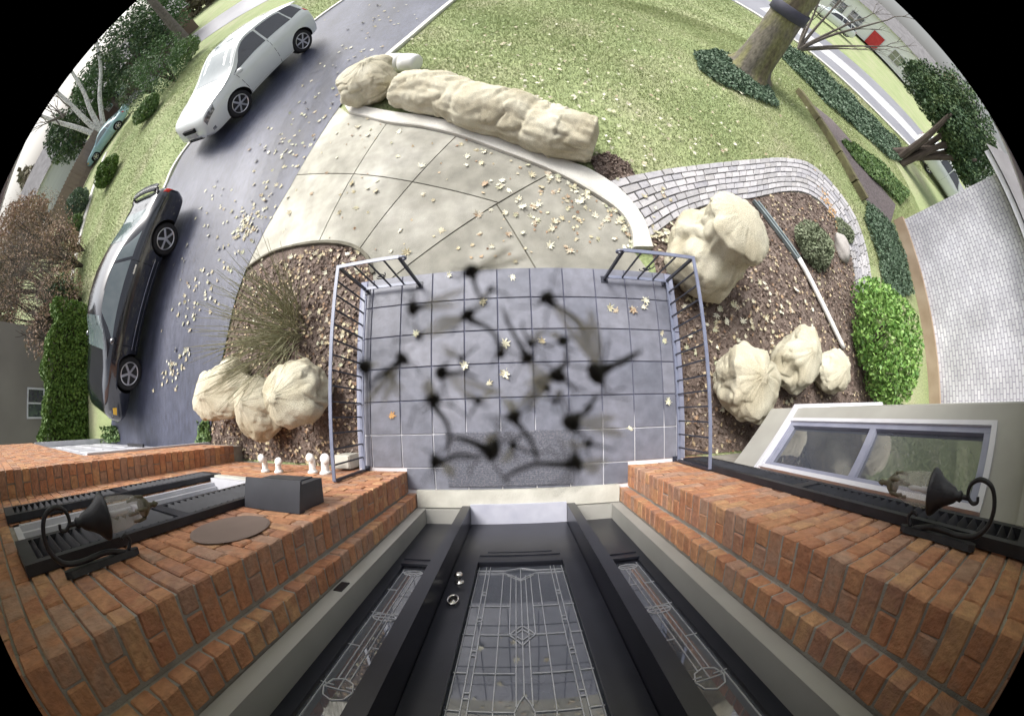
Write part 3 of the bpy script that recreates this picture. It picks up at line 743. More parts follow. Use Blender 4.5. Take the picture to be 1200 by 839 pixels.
def slant(a0, a1, za, zb, n0, n1):
    """box in the plane of the bay's slanted side: along a0..a1, height za..zb, n0..n1 outwards"""
    c = [P0 + E*a + N*n_ for a, n_ in ((a0,n0),(a1,n0),(a1,n1),(a0,n1))]
    return [(p.x,p.y,za) for p in c] + [(p.x,p.y,zb) for p in c], [(3,2,1,0),(4,5,6,7),(0,1,5,4),(1,2,6,5),(2,3,7,6),(3,0,4,7)]
w0, w1 = .035, LW-.14
fr = MB()
for a in ((w0,w0+.035,.82,2.76),(w1-.035,w1,.82,2.76),(w0+.035,w1-.035,.82,.86),(w0+.035,w1-.035,2.72,2.76)): fr.add(*slant(*a, -.06, .022))
wo = fr.build('window', 'whitetrim', house)
MT['sash'] = M('blue_grey_sash', [(.22,.23,.31),(.29,.30,.38)], .5, 6)
sa = MB()
for a in ((w0+.036,w0+.075,.862,2.718),(w1-.075,w1-.036,.862,2.718),(w0+.076,w1-.076,.862,.91),(w0+.076,w1-.076,2.67,2.718),(w0+.076,w1-.076,1.75,1.805)): sa.add(*slant(*a, -.055, .004))
sa.build('sash', 'sash', wo)
for za, zb in ((.912,1.748),(1.807,2.668)):
    gp = MB(); gp.add(*slant(w0+.077, w1-.077, za, zb, -.035, -.028)); gp.build('glass_pane', 'glass', wo)

# garage door in the left wing
gd = MB()
for k in range(4):
    gd.box((-9.78,-.46,-.5+.56*k), (-4.68,-.40,.05+.56*k))
    for q in range(6): gd.box((-9.68+.84*q,-.40,-.42+.56*k), (-8.96+.84*q,-.392,-.03+.56*k))
gd.build('garage_door', 'whitetrim', house)
part('garage_jamb', 'whitetrim', ((-4.69,-.40,-.5), (-4.62,-.28,1.7))); part('garage_jamb', 'whitetrim', ((-9.85,-.40,-.5), (-9.78,-.28,1.7)))

# the white painted brick wing far to the right
wing = thing('house_wing', 'white painted brick house wing on a tan base beyond the right bed', 'house wing', (12,2,-.35))
wm = MB(); wm.box((9.4,-.62,.10), (14.5,4.36,3.32)); wm.build('wall', 'whitebrick', wing)
wm = MB(); wm.box((9.30,-.60,-.6), (14.5,4.42,.10)); wm.build('foundation', 'tan', wing)
wm = MB(); wm.box((9.02,-.6,3.33), (14.9,4.7,3.47)); wm.build('eave', 'whitetrim', wing)
wm = MB(); wm.add([(8.95,-.6,3.5),(8.95,4.8,3.5),(12,4.8,5.2),(12,-.6,5.2),(15,4.8,3.5),(15,-.6,3.5)], [(0,1,2,3),(3,2,4,5),(1,4,2),(0,3,5)]); wm.build('roof', 'roof', wing)

# ================================================================ RAILINGS
def railing(s_, xs, xe, label):
    t = thing('railing', label, 'railing', (xs, .4, 0), 0, 'iron railings on the porch')
    yf, yb, zt = 1.315, -.50, .66
    m_ = MB(); m_.bar((xs,yb,zt), (xs,yf+.015,zt), .031, .012); m_.bar((xs-.015*s_,yf,zt), (xe,yf,zt), .031, .012)
    pts = [(xe-.0*s_, yf, zt)] + [(xe - s_*(.02+.03*math.sin(a)), yf, zt-.03+.03*math.cos(a)) for a in np.linspace(.3, 3.6, 8)]
    m_.tube([Vector(p) for p in pts], .011, 6); m_.build('top_rail', 'rail', t)
    m_ = MB(); m_.bar((xs,yb,.075), (xs,yf,.075), .03, .012); m_.bar((xs,yf,.075), (xe,yf,.075), .03, .012); m_.build('bottom_rail', 'rail', t)
    for (x, y) in ((xs,yf), (xe,yf), (xs,yb)):
        m_ = MB(); m_.box((x-.0125,y-.0125,0), (x+.0125,y+.0125,zt-.006)); m_.box((x-.035,y-.035,0), (x+.035,y+.035,.008)); m_.build('post', 'baluster', t)
    me = None
    for x, y in [(xs, yb + (yf-yb)*k/14) for k in range(1, 14)] + [(xs + (xe-xs)*k/4, yf) for k in range(1, 4)]:
        if me is None:
            m_ = MB(); m_.box((-.0065,-.0065,.06), (.0065,.0065,zt-.005)); o = m_.build('baluster', 'baluster', t, local=True); me = o.data
        else: o = inst(me, 'baluster', t)
        o.location = Vector((x,y,0)) - Vector(t.location)
    # flat scroll ornament in the short return
    m_ = MB(); c = Vector(((xs+xe)/2, yf, .33))
    for q in (-1, 1):
        m_.tube([c + Vector((q*(.01+.05*a/6)*math.cos(a*1.1), 0, q*.09*(a/6-.5) + (.01+.04*a/6)*math.sin(a*1.1))) for a in np.linspace(0, 6, 22)], .005, 5)
    m_.build('scroll', 'baluster', t)
railing(-1, -1.495, -.92, 'blue-grey iron railing on the porch side by the twiggy shrub')
railing(1, 1.585, .92, 'blue-grey iron railing on the porch side by the bay window')

# ================================================================ THINGS ON THE WALLS
mb = thing('mailbox', 'grey metal mailbox fixed to the brick beside the left shutter', 'mailbox', (-1.44,-.52,1.27))
m_ = MB(); m_.box((-1.66,-.515,1.26), (-1.225,-.36,1.50)); m_.build('body', 'mailbox', mb)
m_ = MB(); m_.add([(-1.675,-.515,1.502),(-1.21,-.515,1.502),(-1.21,-.335,1.502),(-1.675,-.335,1.502),(-1.675,-.515,1.56),(-1.21,-.515,1.56),(-1.21,-.335,1.515),(-1.675,-.335,1.515)], [(3,2,1,0),(4,5,6,7),(0,1,5,4),(1,2,6,5),(2,3,7,6),(3,0,4,7)]); m_.build('lid', 'mailbox', mb)
m_ = MB(); m_.box((-1.60,-.36,1.27), (-1.29,-.353,1.40)); m_.build('front_panel', 'mailbox', mb)
pq = MB(); vs = [(-1.405+.19*math.cos(t)*1.0, -.509, 1.94+.235*math.sin(t)) for t in np.linspace(0, 2*math.pi, 40, endpoint=False)]  # added brown oval standing in for the blurred-out house number
vb = [(-1.405+.20*math.cos(t), -.512, 1.94+.245*math.sin(t)) for t in np.linspace(0, 2*math.pi, 40, endpoint=False)]
pq.add(vs+vb, [tuple(range(39,-1,-1))] + [(i,(i+1)%40,40+(i+1)%40,40+i) for i in range(40)])
tag(pq.build('number_blur', 'blur_patch'), 'plain brown oval added over the blurred-out house number between mailbox and lantern', 'blur_patch')
def sconce(x, label):
    t = thing('wall_lantern', label, 'wall lantern', (x,-.52,2.45), 0, 'wall lanterns by the door'); ya = -.335
    m_ = MB()
    prof = [(-.20,.012),(-.17,.03),(-.10,.024),(0,.022),(.10,.024),(.17,.03),(.20,.012)]
    vs = []
    for z, w in prof: vs += [(x-w,-.515,2.65+z),(x+w,-.515,2.65+z),(x+w*.7,-.49,2.65+z),(x-w*.7,-.49,2.65+z)]
    k = len(prof); fs = [(0,1,2,3),(4*k-1,4*k-2,4*k-3,4*k-4)] + [(4*i+j,4*i+4+j,4*i+4+(j+1)%4,4*i+(j+1)%4) for i in range(k-1) for j in range(4)]
    m_.add(vs, fs); m_.build('wall_plate', 'iron', t)
    arm = [(x,-.495,2.52),(x,-.47,2.62),(x,-.475,2.75),(x,-.46,2.84),(x,-.41,2.89),(x,-.345,2.90),(x,-.285,2.875),(x,-.265,2.82),(x,-.285,2.775),(x,-.325,2.765),(x,-.35,2.79),(x,-.345,2.815),(x,-.325,2.815)]
    L = smooth_line(arm, 6); m_ = MB(); m_.tube(L, [.013 - .006*i/len(L) for i in range(len(L))], 8)
    m_.tube(smooth_line([(x,-.49,2.50),(x,-.455,2.48),(x,-.43,2.50),(x,-.44,2.525)], 5), .009, 6)
    m_.tube([(x,ya,2.775),(x,ya,2.70)], .010, 8); m_.build('scroll_arm', 'iron', t, True)
    m_ = MB(); m_.lathe([(.012,2.74),(.022,2.73),(.018,2.715),(.03,2.70),(.038,2.68),(.048,2.655),(.062,2.63),(.085,2.607),(.093,2.595),(.093,2.588),(.07,2.592),(.02,2.60)], 24, mat=Matrix.Translation((x,ya,0))); m_.build('cap', 'iron', t, True)
    m_ = MB(); m_.lathe([(.066,2.59),(.072,2.55),(.070,2.49),(.060,2.43),(.044,2.385),(.030,2.37)], 24, mat=Matrix.Translation((x,ya,0))); m_.build('glass_globe', 'clear_glass', t, True)
    m_ = MB(); m_.lathe([(.014,2.57),(.014,2.53),(.010,2.525),(.011,2.48),(.004,2.455)], 12, mat=Matrix.Translation((x,ya,0))); m_.build('bulb', 'whitetrim', t, True)
    m_ = MB(); m_.lathe([(.036,2.385),(.048,2.375),(.040,2.36),(.026,2.345),(.014,2.335),(.010,2.315),(.015,2.305),(.010,2.292),(.002,2.28)], 16, mat=Matrix.Translation((x,ya,0)))
    for k in range(5):
        a = 2*math.pi*k/5; m_.tube([(x+.046*math.cos(a),ya+.046*math.sin(a),2.372),(x+.052*math.cos(a),ya+.052*math.sin(a),2.41),(x+.048*math.cos(a),ya+.048*math.sin(a),2.44)], .008, 5)
    m_.build('bottom_finial', 'bronze', t, True)
MT['bronze'] = M('aged_bronze', [(.06,.055,.035),(.12,.11,.07)], .5, 30)
sconce(-1.55, 'black scroll-arm lantern with glass globe on the mailbox side of the door')
sconce(1.55, 'black scroll-arm lantern with glass globe on the bay window side of the door')
def pvc(x, z, out, up, rad, label):
    m_ = MB(); m_.tube(smooth_line([(x,-.53,z),(x,-.53+out*.6,z),(x+.01,-.53+out*.9,z+up*.3),(x+.02,-.53+out,z+up)], 4), rad, 12)
    m_.lathe([(rad*1.5,0),(rad*1.5,.02),(rad*1.2,.03)], 14, mat=Matrix.Translation((x,-.522,z)) @ Matrix.Rotation(R(-90),4,'X')); m_.tube([(x+.02,-.53+out,z+up*.8),(x+.022,-.525+out,z+up*1.25)], rad*1.22, 12)
    tag(m_.build('vent_pipe', 'pvc', None, True), label, 'pipe', 'white pipes on the wall')
pvc(-2.62,.30,.16,.07,.034,'tall white elbow pipe rising from the wall nearest the garage'); pvc(-2.42,.30,.13,.02,.034,'short straight white pipe stub beside the tall elbow pipe')
pvc(-2.02,.22,.17,.06,.036,'white elbow pipe farther from the garage, by the porch railing'); pvc(-1.86,.22,.16,.03,.042,'fat white pipe stub next to the small grey block')
m_ = MB(); m_.box((-1.86,-.50,-.25), (-1.68,-.36,.02)); m_.box((-1.85,-.49,.02), (-1.69,-.37,.035)); tag(m_.build('utility_block', 'sill'), 'small pale grey block against the brick wall by the railing', 'block')
sp_ = at(166, 523, -.4); sp_.z = gz(sp_.x, sp_.y)
st = thing('metal_stand', 'small black metal stand on the driveway before the white garage door', 'stand', sp_)
m_ = MB(); m_.box((sp_.x-.42,sp_.y-.10,sp_.z+.24), (sp_.x+.42,sp_.y+.06,sp_.z+.28)); m_.build('top', 'iron', st)
for x in (-.36,0,.36):
    m_ = MB(); m_.bar((sp_.x+x,sp_.y-.06,sp_.z), (sp_.x+x,sp_.y-.06,sp_.z+.24), .07); m_.build('leg', 'iron', st)

# ================================================================ FOLIAGE HELPERS
def leafquads(P, size, jitter=.4, up=0.0, rs=None, aspect=.55):
    """one small pointed leaf (quad) at each point of P, turned at random; returns verts and quads"""
    rs = rs or rng; k = len(P)
    d = rs.normal(size=(k,3)); d /= np.linalg.norm(d, axis=1, keepdims=True)
    if up: d[:,2] = d[:,2]*(1-up); d /= np.linalg.norm(d, axis=1, keepdims=True)
    e = rs.normal(size=(k,3)); e -= (e*d).sum(1, keepdims=True)*d; e /= np.linalg.norm(e, axis=1, keepdims=True)
    s_ = size*(1 + jitter*rs.uniform(-1,1,(k,1)))
    V = np.stack([P - d*s_*.5, P + e*s_*aspect*.5, P + d*s_*.5, P - e*s_*aspect*.5], 1).reshape(-1,3)
    return V, np.arange(4*k).reshape(k,4)
def ball_pts(n, c, r_, shell=.55, lumps=5, seed=0, floor=None):
    """points in a lumpy ellipsoid, denser near its skin, with gaps"""
    rs = np.random.default_rng(seed); d = rs.normal(size=(n*3,3)); d /= np.linalg.norm(d, axis=1, keepdims=True)
    rad = shell + (1-shell)*rs.random((n*3,1))**.6
    amp = np.ones((n*3,1))
    for _ in range(lumps*4):
        q = rs.normal(size=3); q /= np.linalg.norm(q); amp += .16*np.exp(-((1-(d@q)[:,None])/.10))*rs.choice([-1,1])
    P = d*rad*amp*np.array(r_) + np.array(c)
    f = np.sin(P[:,0]*7.3/max(r_)+seed)*np.sin(P[:,1]*6.1/max(r_)+1.3*seed)*np.sin(P[:,2]*6.7/max(r_)+.7*seed)
    P = P[f > -.45]
    if floor is not None: P = P[P[:,2] > floor]
    return P[:n]
def polar(px, py, rho):
    d = ray(px, py); h_ = math.hypot(d.x, d.y); return Vector((d.x/h_*rho, d.y/h_*rho, 0))
def zat(px, py, rho):
    d = ray(px, py); h_ = math.hypot(d.x, d.y); return H + d.z/h_*rho
def shrub(name, label, cat, c, r_, n, leaf, mat, seed, group=None, stem='darkbark'):
    t = thing(name, label, cat, (c[0],c[1],gz(c[0],c[1])), 0, group); g0 = gz(c[0],c[1]); r_ = (r_[0], r_[1], max(r_[2], c[2]-g0+.05))
    V, Fq = leafquads(ball_pts(n, c, r_, .5, 5, seed, g0+.02), leaf, rs=np.random.default_rng(seed+99))
    np_mesh('crown', V, Fq, mat, t)
    m_ = MB(); q = random.Random(seed)
    for k in range(6):
        a = q.uniform(0, 6.28); e = Vector((c[0]+math.cos(a)*r_[0]*.5, c[1]+math.sin(a)*r_[1]*.5, c[2]+r_[2]*.4))
        b0 = Vector((c[0],c[1],g0-.05)); m_.tube([b0, b0.lerp(e,.5)+Vector((0,0,.1*r_[2])), e], [.03*max(r_)+.005, .02*max(r_), .006], 6)
    m_.build('stems', stem, t); return t
def cover(name, label, poly, n, size, mat, h=.10, seed=1):
    """ground cover: a mass of small leaves over a patch of ground"""
    rs = np.random.default_rng(seed); xs = [p.x for p in poly]; ys = [p.y for p in poly]
    X = rs.uniform(min(xs), max(xs), n*4); Y = rs.uniform(min(ys), max(ys), n*4); k = in_poly_np(X, Y, [(p.x,p.y) for p in poly])
    X, Y = X[k][:n], Y[k][:n]; Z = gz_np(X,Y) + rs.random(len(X))*h*(.55+.45*np.sin(X*3.1)*np.cos(Y*2.7))
    V, Fq = leafquads(np.stack([X,Y,Z],-1), size, up=.5, rs=rs, aspect=.8)
    return tag(np_mesh(name, V, Fq, mat), label, kind='stuff')

# ================================================================ BURLAP-WRAPPED SHRUBS
def rid(v, s_):
    """sharp crease noise: 1 on a crease, 0 away from it"""
    return max(0.0, 1 - abs(noise.noise(v))*s_)
def burlap(label, c, rx, ry, h_, seed, lean=(0,0), knot=.16, group='burlap-wrapped shrubs', prof=None):
    nu, nv = 110, 64; g0 = gz(c[0], c[1]) - .03; q = random.Random(seed); vs = []; fs = []
    prof_t = [0,.06,.16,.32,.5,.66,.78,.86,.915,.95,1.0]; prof_r = prof or [.52,.64,.80,.96,1.0,.96,.84,.66,.44,.28,knot]
    off = Vector((seed*3.7, seed*1.9, seed*.7)); td = q.uniform(0, 6.28); ts = q.uniform(.25,.5); tilt = q.uniform(.10,.2)
    for j in range(nv+1):
        t = j/nv; r0 = float(np.interp(t, prof_t, prof_r)); pin = math.exp(-((t-.97)/.13)**2) + .6*math.exp(-((t-.06)/.10)**2)
        for i in range(nu):
            a = 2*math.pi*i/nu; dv = Vector((math.cos(a), math.sin(a), t*1.7))
            lump = noise.noise(dv*1.15 + off)*.34 + noise.noise(dv*2.3 + off)*.17
            wv = dv + Vector((noise.noise(dv*1.6+off), noise.noise(dv*1.6-off), noise.noise(dv*1.9+off*.5)))*.45
            big = rid(wv*1.35 + off*1.7, 6.5); small = rid(Vector((wv.x*2.6, wv.y*2.6, wv.z*1.1)) + off, 5.0); tiny = rid(wv*5.2 - off, 4.0)
            gath = rid(Vector((math.cos(a)*3.4, math.sin(a)*3.4, t*.6)) + off, 3.2)
            r1 = r0*(1 + lump*(1-.45*abs(2*t-1))) - .10*big**1.5*math.sin(math.pi*min(1,t*.95+.04)) - .042*small - .018*tiny - r0*.035*pin*gath + .008*noise.noise(dv*9+off)
            zz = g0 + h_*t*(1 - .12*max(0,t-.7)) + .10*h_*lump*math.sin(math.pi*t) + tilt*h_*math.cos(a-td)*r0*(t if t > .4 else t*t/.4)*.35
            sx = lean[0]*t*t + math.cos(td)*ts*rx*max(0, t-.45)*1.3
            sy = lean[1]*t*t + math.sin(td)*ts*ry*max(0, t-.45)*1.3
            vs.append((c[0] + math.cos(a)*rx*r1 + sx, c[1] + math.sin(a)*ry*r1 + sy, zz))
    for j in range(nv):
        for i in range(nu): fs.append((j*nu+i, j*nu+(i+1)%nu, (j+1)*nu+(i+1)%nu, (j+1)*nu+i))
    fs.append(tuple(nv*nu+i for i in range(nu)))
    t_ = thing('wrapped_shrub', label, 'wrapped shrub', (c[0],c[1],g0), 0, group)
    mesh('burlap_wrap', vs, fs, 'burlap', t_, True)
    zt = .915; pts = []      # the twine round the gathered neck and round the foot
    m_ = MB()
    for tt, rad in ((.14,.70),):
        pts = [(c[0]+math.cos(a)*rx*rad + lean[0]*tt*tt, c[1]+math.sin(a)*ry*rad + lean[1]*tt*tt, g0+h_*tt) for a in np.linspace(0, 2*math.pi, 24)]
        m_.tube(pts, .006, 5)
    m_.build('twine', 'twig', t_)
    return t_
def bur(label, px, py, zm, rpx, h_, seed, asp=1.0, **kw):
    p = at(px, py, zm); s_ = rpx/pxm(p); return burlap(label, p, s_*asp, s_/asp, h_, seed, **kw)
bur('tall burlap bundle between railing and paved path, largest of all', 838, 297, .22, 49, 1.15, 11, 1.0, lean=(.16,.10), prof=[.85,.92,1.0,1.02,.93,.74,.76,.80,.70,.55,.36])
bur('round burlap bundle nearest the bay window, with a deep dimple', 876, 447, .12, 42, .80, 12)
bur('middle burlap bundle of the three by the bay window', 933, 424, .08, 32, .70, 13)
bur('small burlap bundle touching the bright green bush', 974, 438, .02, 23, .52, 14)
bur('burlap bundle overhanging the driveway edge', 258, 457, -.05, 36, .74, 33, 1.05)
bur('burlap bundle between the driveway one and the railing one', 303, 480, -.05, 31, .66, 16)
bur('burlap bundle closest to the porch railing on the driveway side', 358, 459, .0, 35, .82, 27)
bur('burlap bundle at the driveway end of the long wrapped hedge', 434, 106, -.05, 29, .82, 18, 1.1)
def wrapped_hedge(label, pts, rads, seed):
    L = smooth_line(pts, 30); k = len(L); nr = 64; vs = []; fs = []; off = Vector((seed,0,0))
    for i, p in enumerate(L):
        t = i/(k-1); d = (L[min(i+1,k-1)]-L[max(i-1,0)]).normalized(); a = Vector((-d.y,d.x,0)).normalized()
        lobe = .945 + .055*abs(math.sin(t*math.pi*3.0 + .1))**.7; endf = min(1, (t/.05+.12)**.5, ((1-t)/.05+.45)**.5)
        r0 = float(np.interp(t, np.linspace(0,1,len(rads)), rads))*lobe*endf; g0 = gz(p.x,p.y) - .04
        for j in range(nr):
            an = 2*math.pi*j/nr; dv = Vector((p.x*1.3, p.y*1.3, 0)) + Vector((0, math.cos(an), math.sin(an)))*.9
            lump = noise.noise(dv*1.1+off)*.16 + noise.noise(dv*2.4+off)*.06
            wv = dv + Vector((noise.noise(dv*2+off), noise.noise(dv*2-off), noise.noise(dv*2.3)))*.3; fold = .11*rid(wv*1.5+off, 6) + .05*rid(wv*4.0-off, 4.0) + .10*rid(Vector((p.x*.9, math.cos(an)*3, math.sin(an)*3))+off, 3.5)*(.7*abs(math.cos(t*math.pi*3.0))**4 + (1.0 if t > .8 else 0))
            seam = .035*math.exp(-((math.sin(t*math.pi*3+.1)+.0)/.12)**2)
            rr_ = r0*(1+lump-fold-seam)
            vs.append((p.x + a.x*math.cos(an)*rr_, p.y + a.y*math.cos(an)*rr_, max(g0, g0 + r0*.86 + math.sin(an)*rr_*.98)))
    for i in range(k-1):
        for j in range(nr): fs.append((i*nr+j, (i+1)*nr+j, (i+1)*nr+(j+1)%nr, i*nr+(j+1)%nr))
    fs.append(tuple(range(nr))); fs.append(tuple((k-1)*nr+j for j in range(nr-1,-1,-1)))
    t_ = thing('wrapped_hedge', label, 'wrapped hedge', (L[k//2].x, L[k//2].y, gz(L[k//2].x,L[k//2].y)))
    mesh('burlap_wrap', vs, fs, 'burlap', t_, True)
    for f_ in (.34, .67):
        i = int(f_*(k-1)); p = L[i]; d = (L[i+1]-L[i-1]).normalized(); a = Vector((-d.y,d.x,0)); r0 = float(np.interp(f_, np.linspace(0,1,len(rads)), rads))*.83; g0 = gz(p.x,p.y)-.04; m_ = MB()
        m_.tube([(p.x+a.x*math.cos(q)*r0, p.y+a.y*math.cos(q)*r0, max(g0+.01, g0+r0*.86/.83*.83+math.sin(q)*r0)) for q in np.linspace(0, 2*math.pi, 22)], .006, 5); m_.build('twine', 'twig', t_)
hp = [at(*p) for p in ((461,107,-.02),(520,116,.0),(565,128,.05),(610,141,.05),(655,156,.05),(698,170,.02))]
wrapped_hedge('long burlap-wrapped hedge in three lobes along the walk border', hp, [.33,.37,.38,.38,.37,.35], 5)
# white drum-like planter behind the hedge
p = ag(474, 82); dr = thing('white_drum', 'white banded drum lying on the grass behind the wrapped hedge', 'drum', p)
ax = (ag(500,82) - ag(450,82)); ax.z = 0; ang = math.atan2(ax.y, ax.x); mt_ = Matrix.Translation(p + Vector((0,0,.17))) @ Matrix.Rotation(ang, 4, 'Z') @ Matrix.Rotation(R(90), 4, 'Y')
m_ = MB(); m_.lathe([(.09,-.33),(.15,-.32),(.18,-.27),(.19,-.12),(.185,-.02),(.165,-.01),(.165,.01),(.185,.02),(.19,.12),(.18,.27),(.15,.32),(.09,.33)], 24, mat=mt_); m_.build('shell', 'pvc', dr, True)
m_ = MB(); m_.lathe([(.168,-.012),(.176,-.006),(.176,.006),(.168,.012)], 24, mat=mt_); m_.build('band', 'sill', dr, True)

# ================================================================ PLANTS NEAR THE HOUSE
b0 = ag(338, 388); tw = thing('twiggy_shrub', 'bare green-stemmed twiggy shrub fanning over the driveway edge', 'shrub', b0)
m_ = MB(); q = random.Random(5)
for k in range(230):
    a = q.uniform(0, 6.28); rad = q.uniform(.1, 1)**.7*.98; s0 = b0 + Vector((math.cos(a)*.34*q.random(), math.sin(a)*.42*q.random(), -.03)); e = b0 + Vector((math.cos(a)*rad - .18, math.sin(a)*rad*1.1, q.uniform(.45,1.0)))
    md = s0.lerp(e,.5) + Vector((q.uniform(-.05,.05), q.uniform(-.05,.05), .06)); m_.tube([s0, md, e], [.0055,.0042,.002], 4)
    if q.random() < .6: m_.tube([md, md.lerp(e,.5) + Vector((q.uniform(-.12,.12), q.uniform(-.12,.12), .12))], [.003,.0015], 4)
m_.build('stems', 'twig', tw)
shrub('leafy_bush', 'bright green leafy bush between the burlap bundles and white brick wing', 'bush', (5.85,.95,.2), (.85,1.05,.58), 8200, .075, 'bright_leaf', 21)
jp = ag(950, 292); shrub('spreading_juniper', 'low grey-green mounded shrub inside the curve of the paved path', 'shrub', (jp.x,jp.y,gz(jp.x,jp.y)+.10), (.46,.42,.24), 5200, .05, 'moss', 22)
jp2 = ag(990, 268); shrub('spreading_juniper', 'small green tuft hugging the inner edge of the paved path', 'shrub', (jp2.x-.1,jp2.y-.1,gz(jp2.x,jp2.y)+.03), (.28,.22,.12), 1500, .045, 'moss', 23)
def rock(label, p, r_, seed, mat='stone'):
    bm = bmesh.new(); bmesh.ops.create_icosphere(bm, subdivisions=3, radius=1)
    for v in bm.verts:
        d = v.co.normalized(); v.co = Vector((d.x*r_[0], d.y*r_[1], d.z*r_[2]))*(1 + .28*noise.noise(d*1.4 + Vector((seed,0,0))) + .08*noise.noise(d*4+Vector((0,seed,0)))) + Vector((p.x,p.y,gz(p.x,p.y)+r_[2]*.5))
    me = bpy.data.meshes.new('rock'); bm.to_mesh(me); bm.free(); me.materials.append(MT[mat]); o = bpy.data.objects.new('rock', me); C.objects.link(o)
    me.polygons.foreach_set('use_smooth', [True]*len(me.polygons)); return tag(o, label, 'rock')
rock('grey rounded stone beside the low mounded shrub', ag(984,292), (.17,.28,.14), 3)
# downspout extension lying in the right bed: dark metal half and white plastic half
dp = [ag(*p) for p in ((884,237),(908,268),(934,304),(958,350),(975,385),(986,408))]
dsp = thing('drain_pipe', 'thin drain pipe across the right bed, dark half and white half', 'pipe', dp[2])
MT['ivy_metal'] = M('grey_green_metal', [(.15,.18,.19),(.23,.27,.28)], .5, 5)
m_ = MB()
for a, b_ in zip(dp[:2], dp[1:3]):
    m_.bar(a+Vector((-.04,.0,.03)), b_+Vector((-.04,.0,.03)), .035, .06); m_.bar(a+Vector((.04,.0,.03)), b_+Vector((.04,0,.03)), .035, .06); m_.bar(a+Vector((0,0,.01)), b_+Vector((0,0,.01)), .07, .02)
m_.build('metal_section', 'ivy_metal', dsp)
m_ = MB(); m_.tube([p + Vector((0,0,.045)) for p in smooth_line(dp[2:], 4)], .042, 10); m_.build('plastic_section', 'pvc', dsp, True)
# timber edge past the path
te = [ag(*p) for p in ((934,108),(958,143),(982,182),(1000,215),(1012,236))]
tl = smooth_line(te, 5); tm = thing('timber_edging', 'long mossy timber edging between lawn and dark gravel strip', 'edging', te[2])
for i, (a, b_) in enumerate(zip(te[:-1], te[1:])):
    m_ = MB(); d = (b_-a).normalized()*.015; m_.bar(a+d+Vector((0,0,.07)), b_-d+Vector((0,0,.07)), .13, .20); m_.build('timber', 'timber', tm)

# ground covers
cover('ivy_ground_cover', 'dark ivy ring at the foot of the big tree', [ag(*p) for p in ((812,63),(838,58),(862,70),(885,84),(905,108),(913,127),(897,122),(870,110),(840,97),(820,82))], 9000, .06, 'ivy', .16, 3)
cover('ivy_ground_cover', 'long dark ivy strip along the street verge', [ag(*p) for p in ((918,50),(950,70),(985,104),(1020,136),(1050,166),(1062,192),(1042,186),(1006,154),(970,124),(935,88),(914,66))], 22000, .09, 'ivy', .25, 4)
cover('low_ground_cover', 'lime-green ground cover beyond the gravel strip', [ag(*p) for p in ((985,165),(1015,178),(1042,204),(1064,226),(1055,240),(1022,210),(1000,186))], 9000, .08, 'ivy_lime', .22, 5)
cover('ivy_ground_cover', 'ivy patch between the paved path and the white brick wing', [ag(*p) for p in ((1016,236),(1046,266),(1060,300),(1068,345),(1050,350),(1036,345),(1028,300),(1012,256))], 9000, .055, 'ivy', .16, 6)
cover('ivy_ground_cover', 'sparse green sprouts at the garage end of the driveway', [Vector(p) for p in ((-9.6,.0,0),(-8.8,.0,0),(-8.6,-.35,0),(-9.7,-.35,0))], 350, .09, 'ivy_lime', .25, 7)
cover('ivy_ground_cover', 'green sprouts beside the driveway corner by the left bed', [Vector(p) for p in ((-4.9,.05,0),(-4.62,.05,0),(-4.6,-.3,0),(-4.95,-.3,0))], 260, .07, 'ivy_lime', .22, 8)

# ================================================================ GRASS AND LITTER
off_polys = [dr_poly, walk_poly + [], [p for p in kerb_out] + [Vector((1.6,1.4,0))] + [Vector((-2.9,5.2,0))], path_out + path_in[::-1], bed_r, wedge, road_near + road_far, bed_s, bed_l]
def lawn_pts(n, x0, x1, y0, y1, rs):
    X, Y = rs.uniform(x0, x1, n), rs.uniform(y0, y1, n); k = np.ones(n, bool)
    for p in off_polys: k &= ~in_poly_np(X, Y, [(q[0],q[1]) for q in p])
    return X[k], Y[k]
def blades(n, box, h0, w0, seed):
    rs = np.random.default_rng(seed); X, Y = lawn_pts(n, *box, rs)
    patch = np.sin(X*.9+1)*np.sin(Y*.8+2)+.5*np.sin(X*2.1+Y*1.7); keep = rs.random(len(X)) < .75+.25*patch; X, Y = X[keep], Y[keep]
    k = len(X); Z = gz_np(X,Y)-.036; a = rs.uniform(0, 6.28, k); h_ = h0*rs.uniform(.6,1.3,k); ln = rs.uniform(.3,1.1,k)*h_; b_ = rs.uniform(0,6.28,k)
    w = w0*rs.uniform(.7,1.3,k); V = np.stack([np.stack([X-np.cos(a)*w,Y-np.sin(a)*w,Z],-1), np.stack([X+np.cos(a)*w,Y+np.sin(a)*w,Z],-1), np.stack([X+np.cos(b_)*ln,Y+np.sin(b_)*ln,Z+h_],-1)],1).reshape(-1,3)
    return V, np.arange(3*k).reshape(k,3)
V1, F1 = blades(300000, (-2.6,13,2.6,11), .042, .006, 1); V2, F2 = blades(150000, (-3,24,10,19), .05, .011, 2); V3, F3 = blades(170000, (-24,-4.5,3,18), .045, .010, 4)
V = np.concatenate([V1,V2,V3]); F = np.concatenate([F1, F2+len(V1), F3+len(V1)+len(V2)])
tag(np_mesh('grass', V, F, 'grass'), 'short autumn lawn grass, patchy green and straw', kind='stuff')

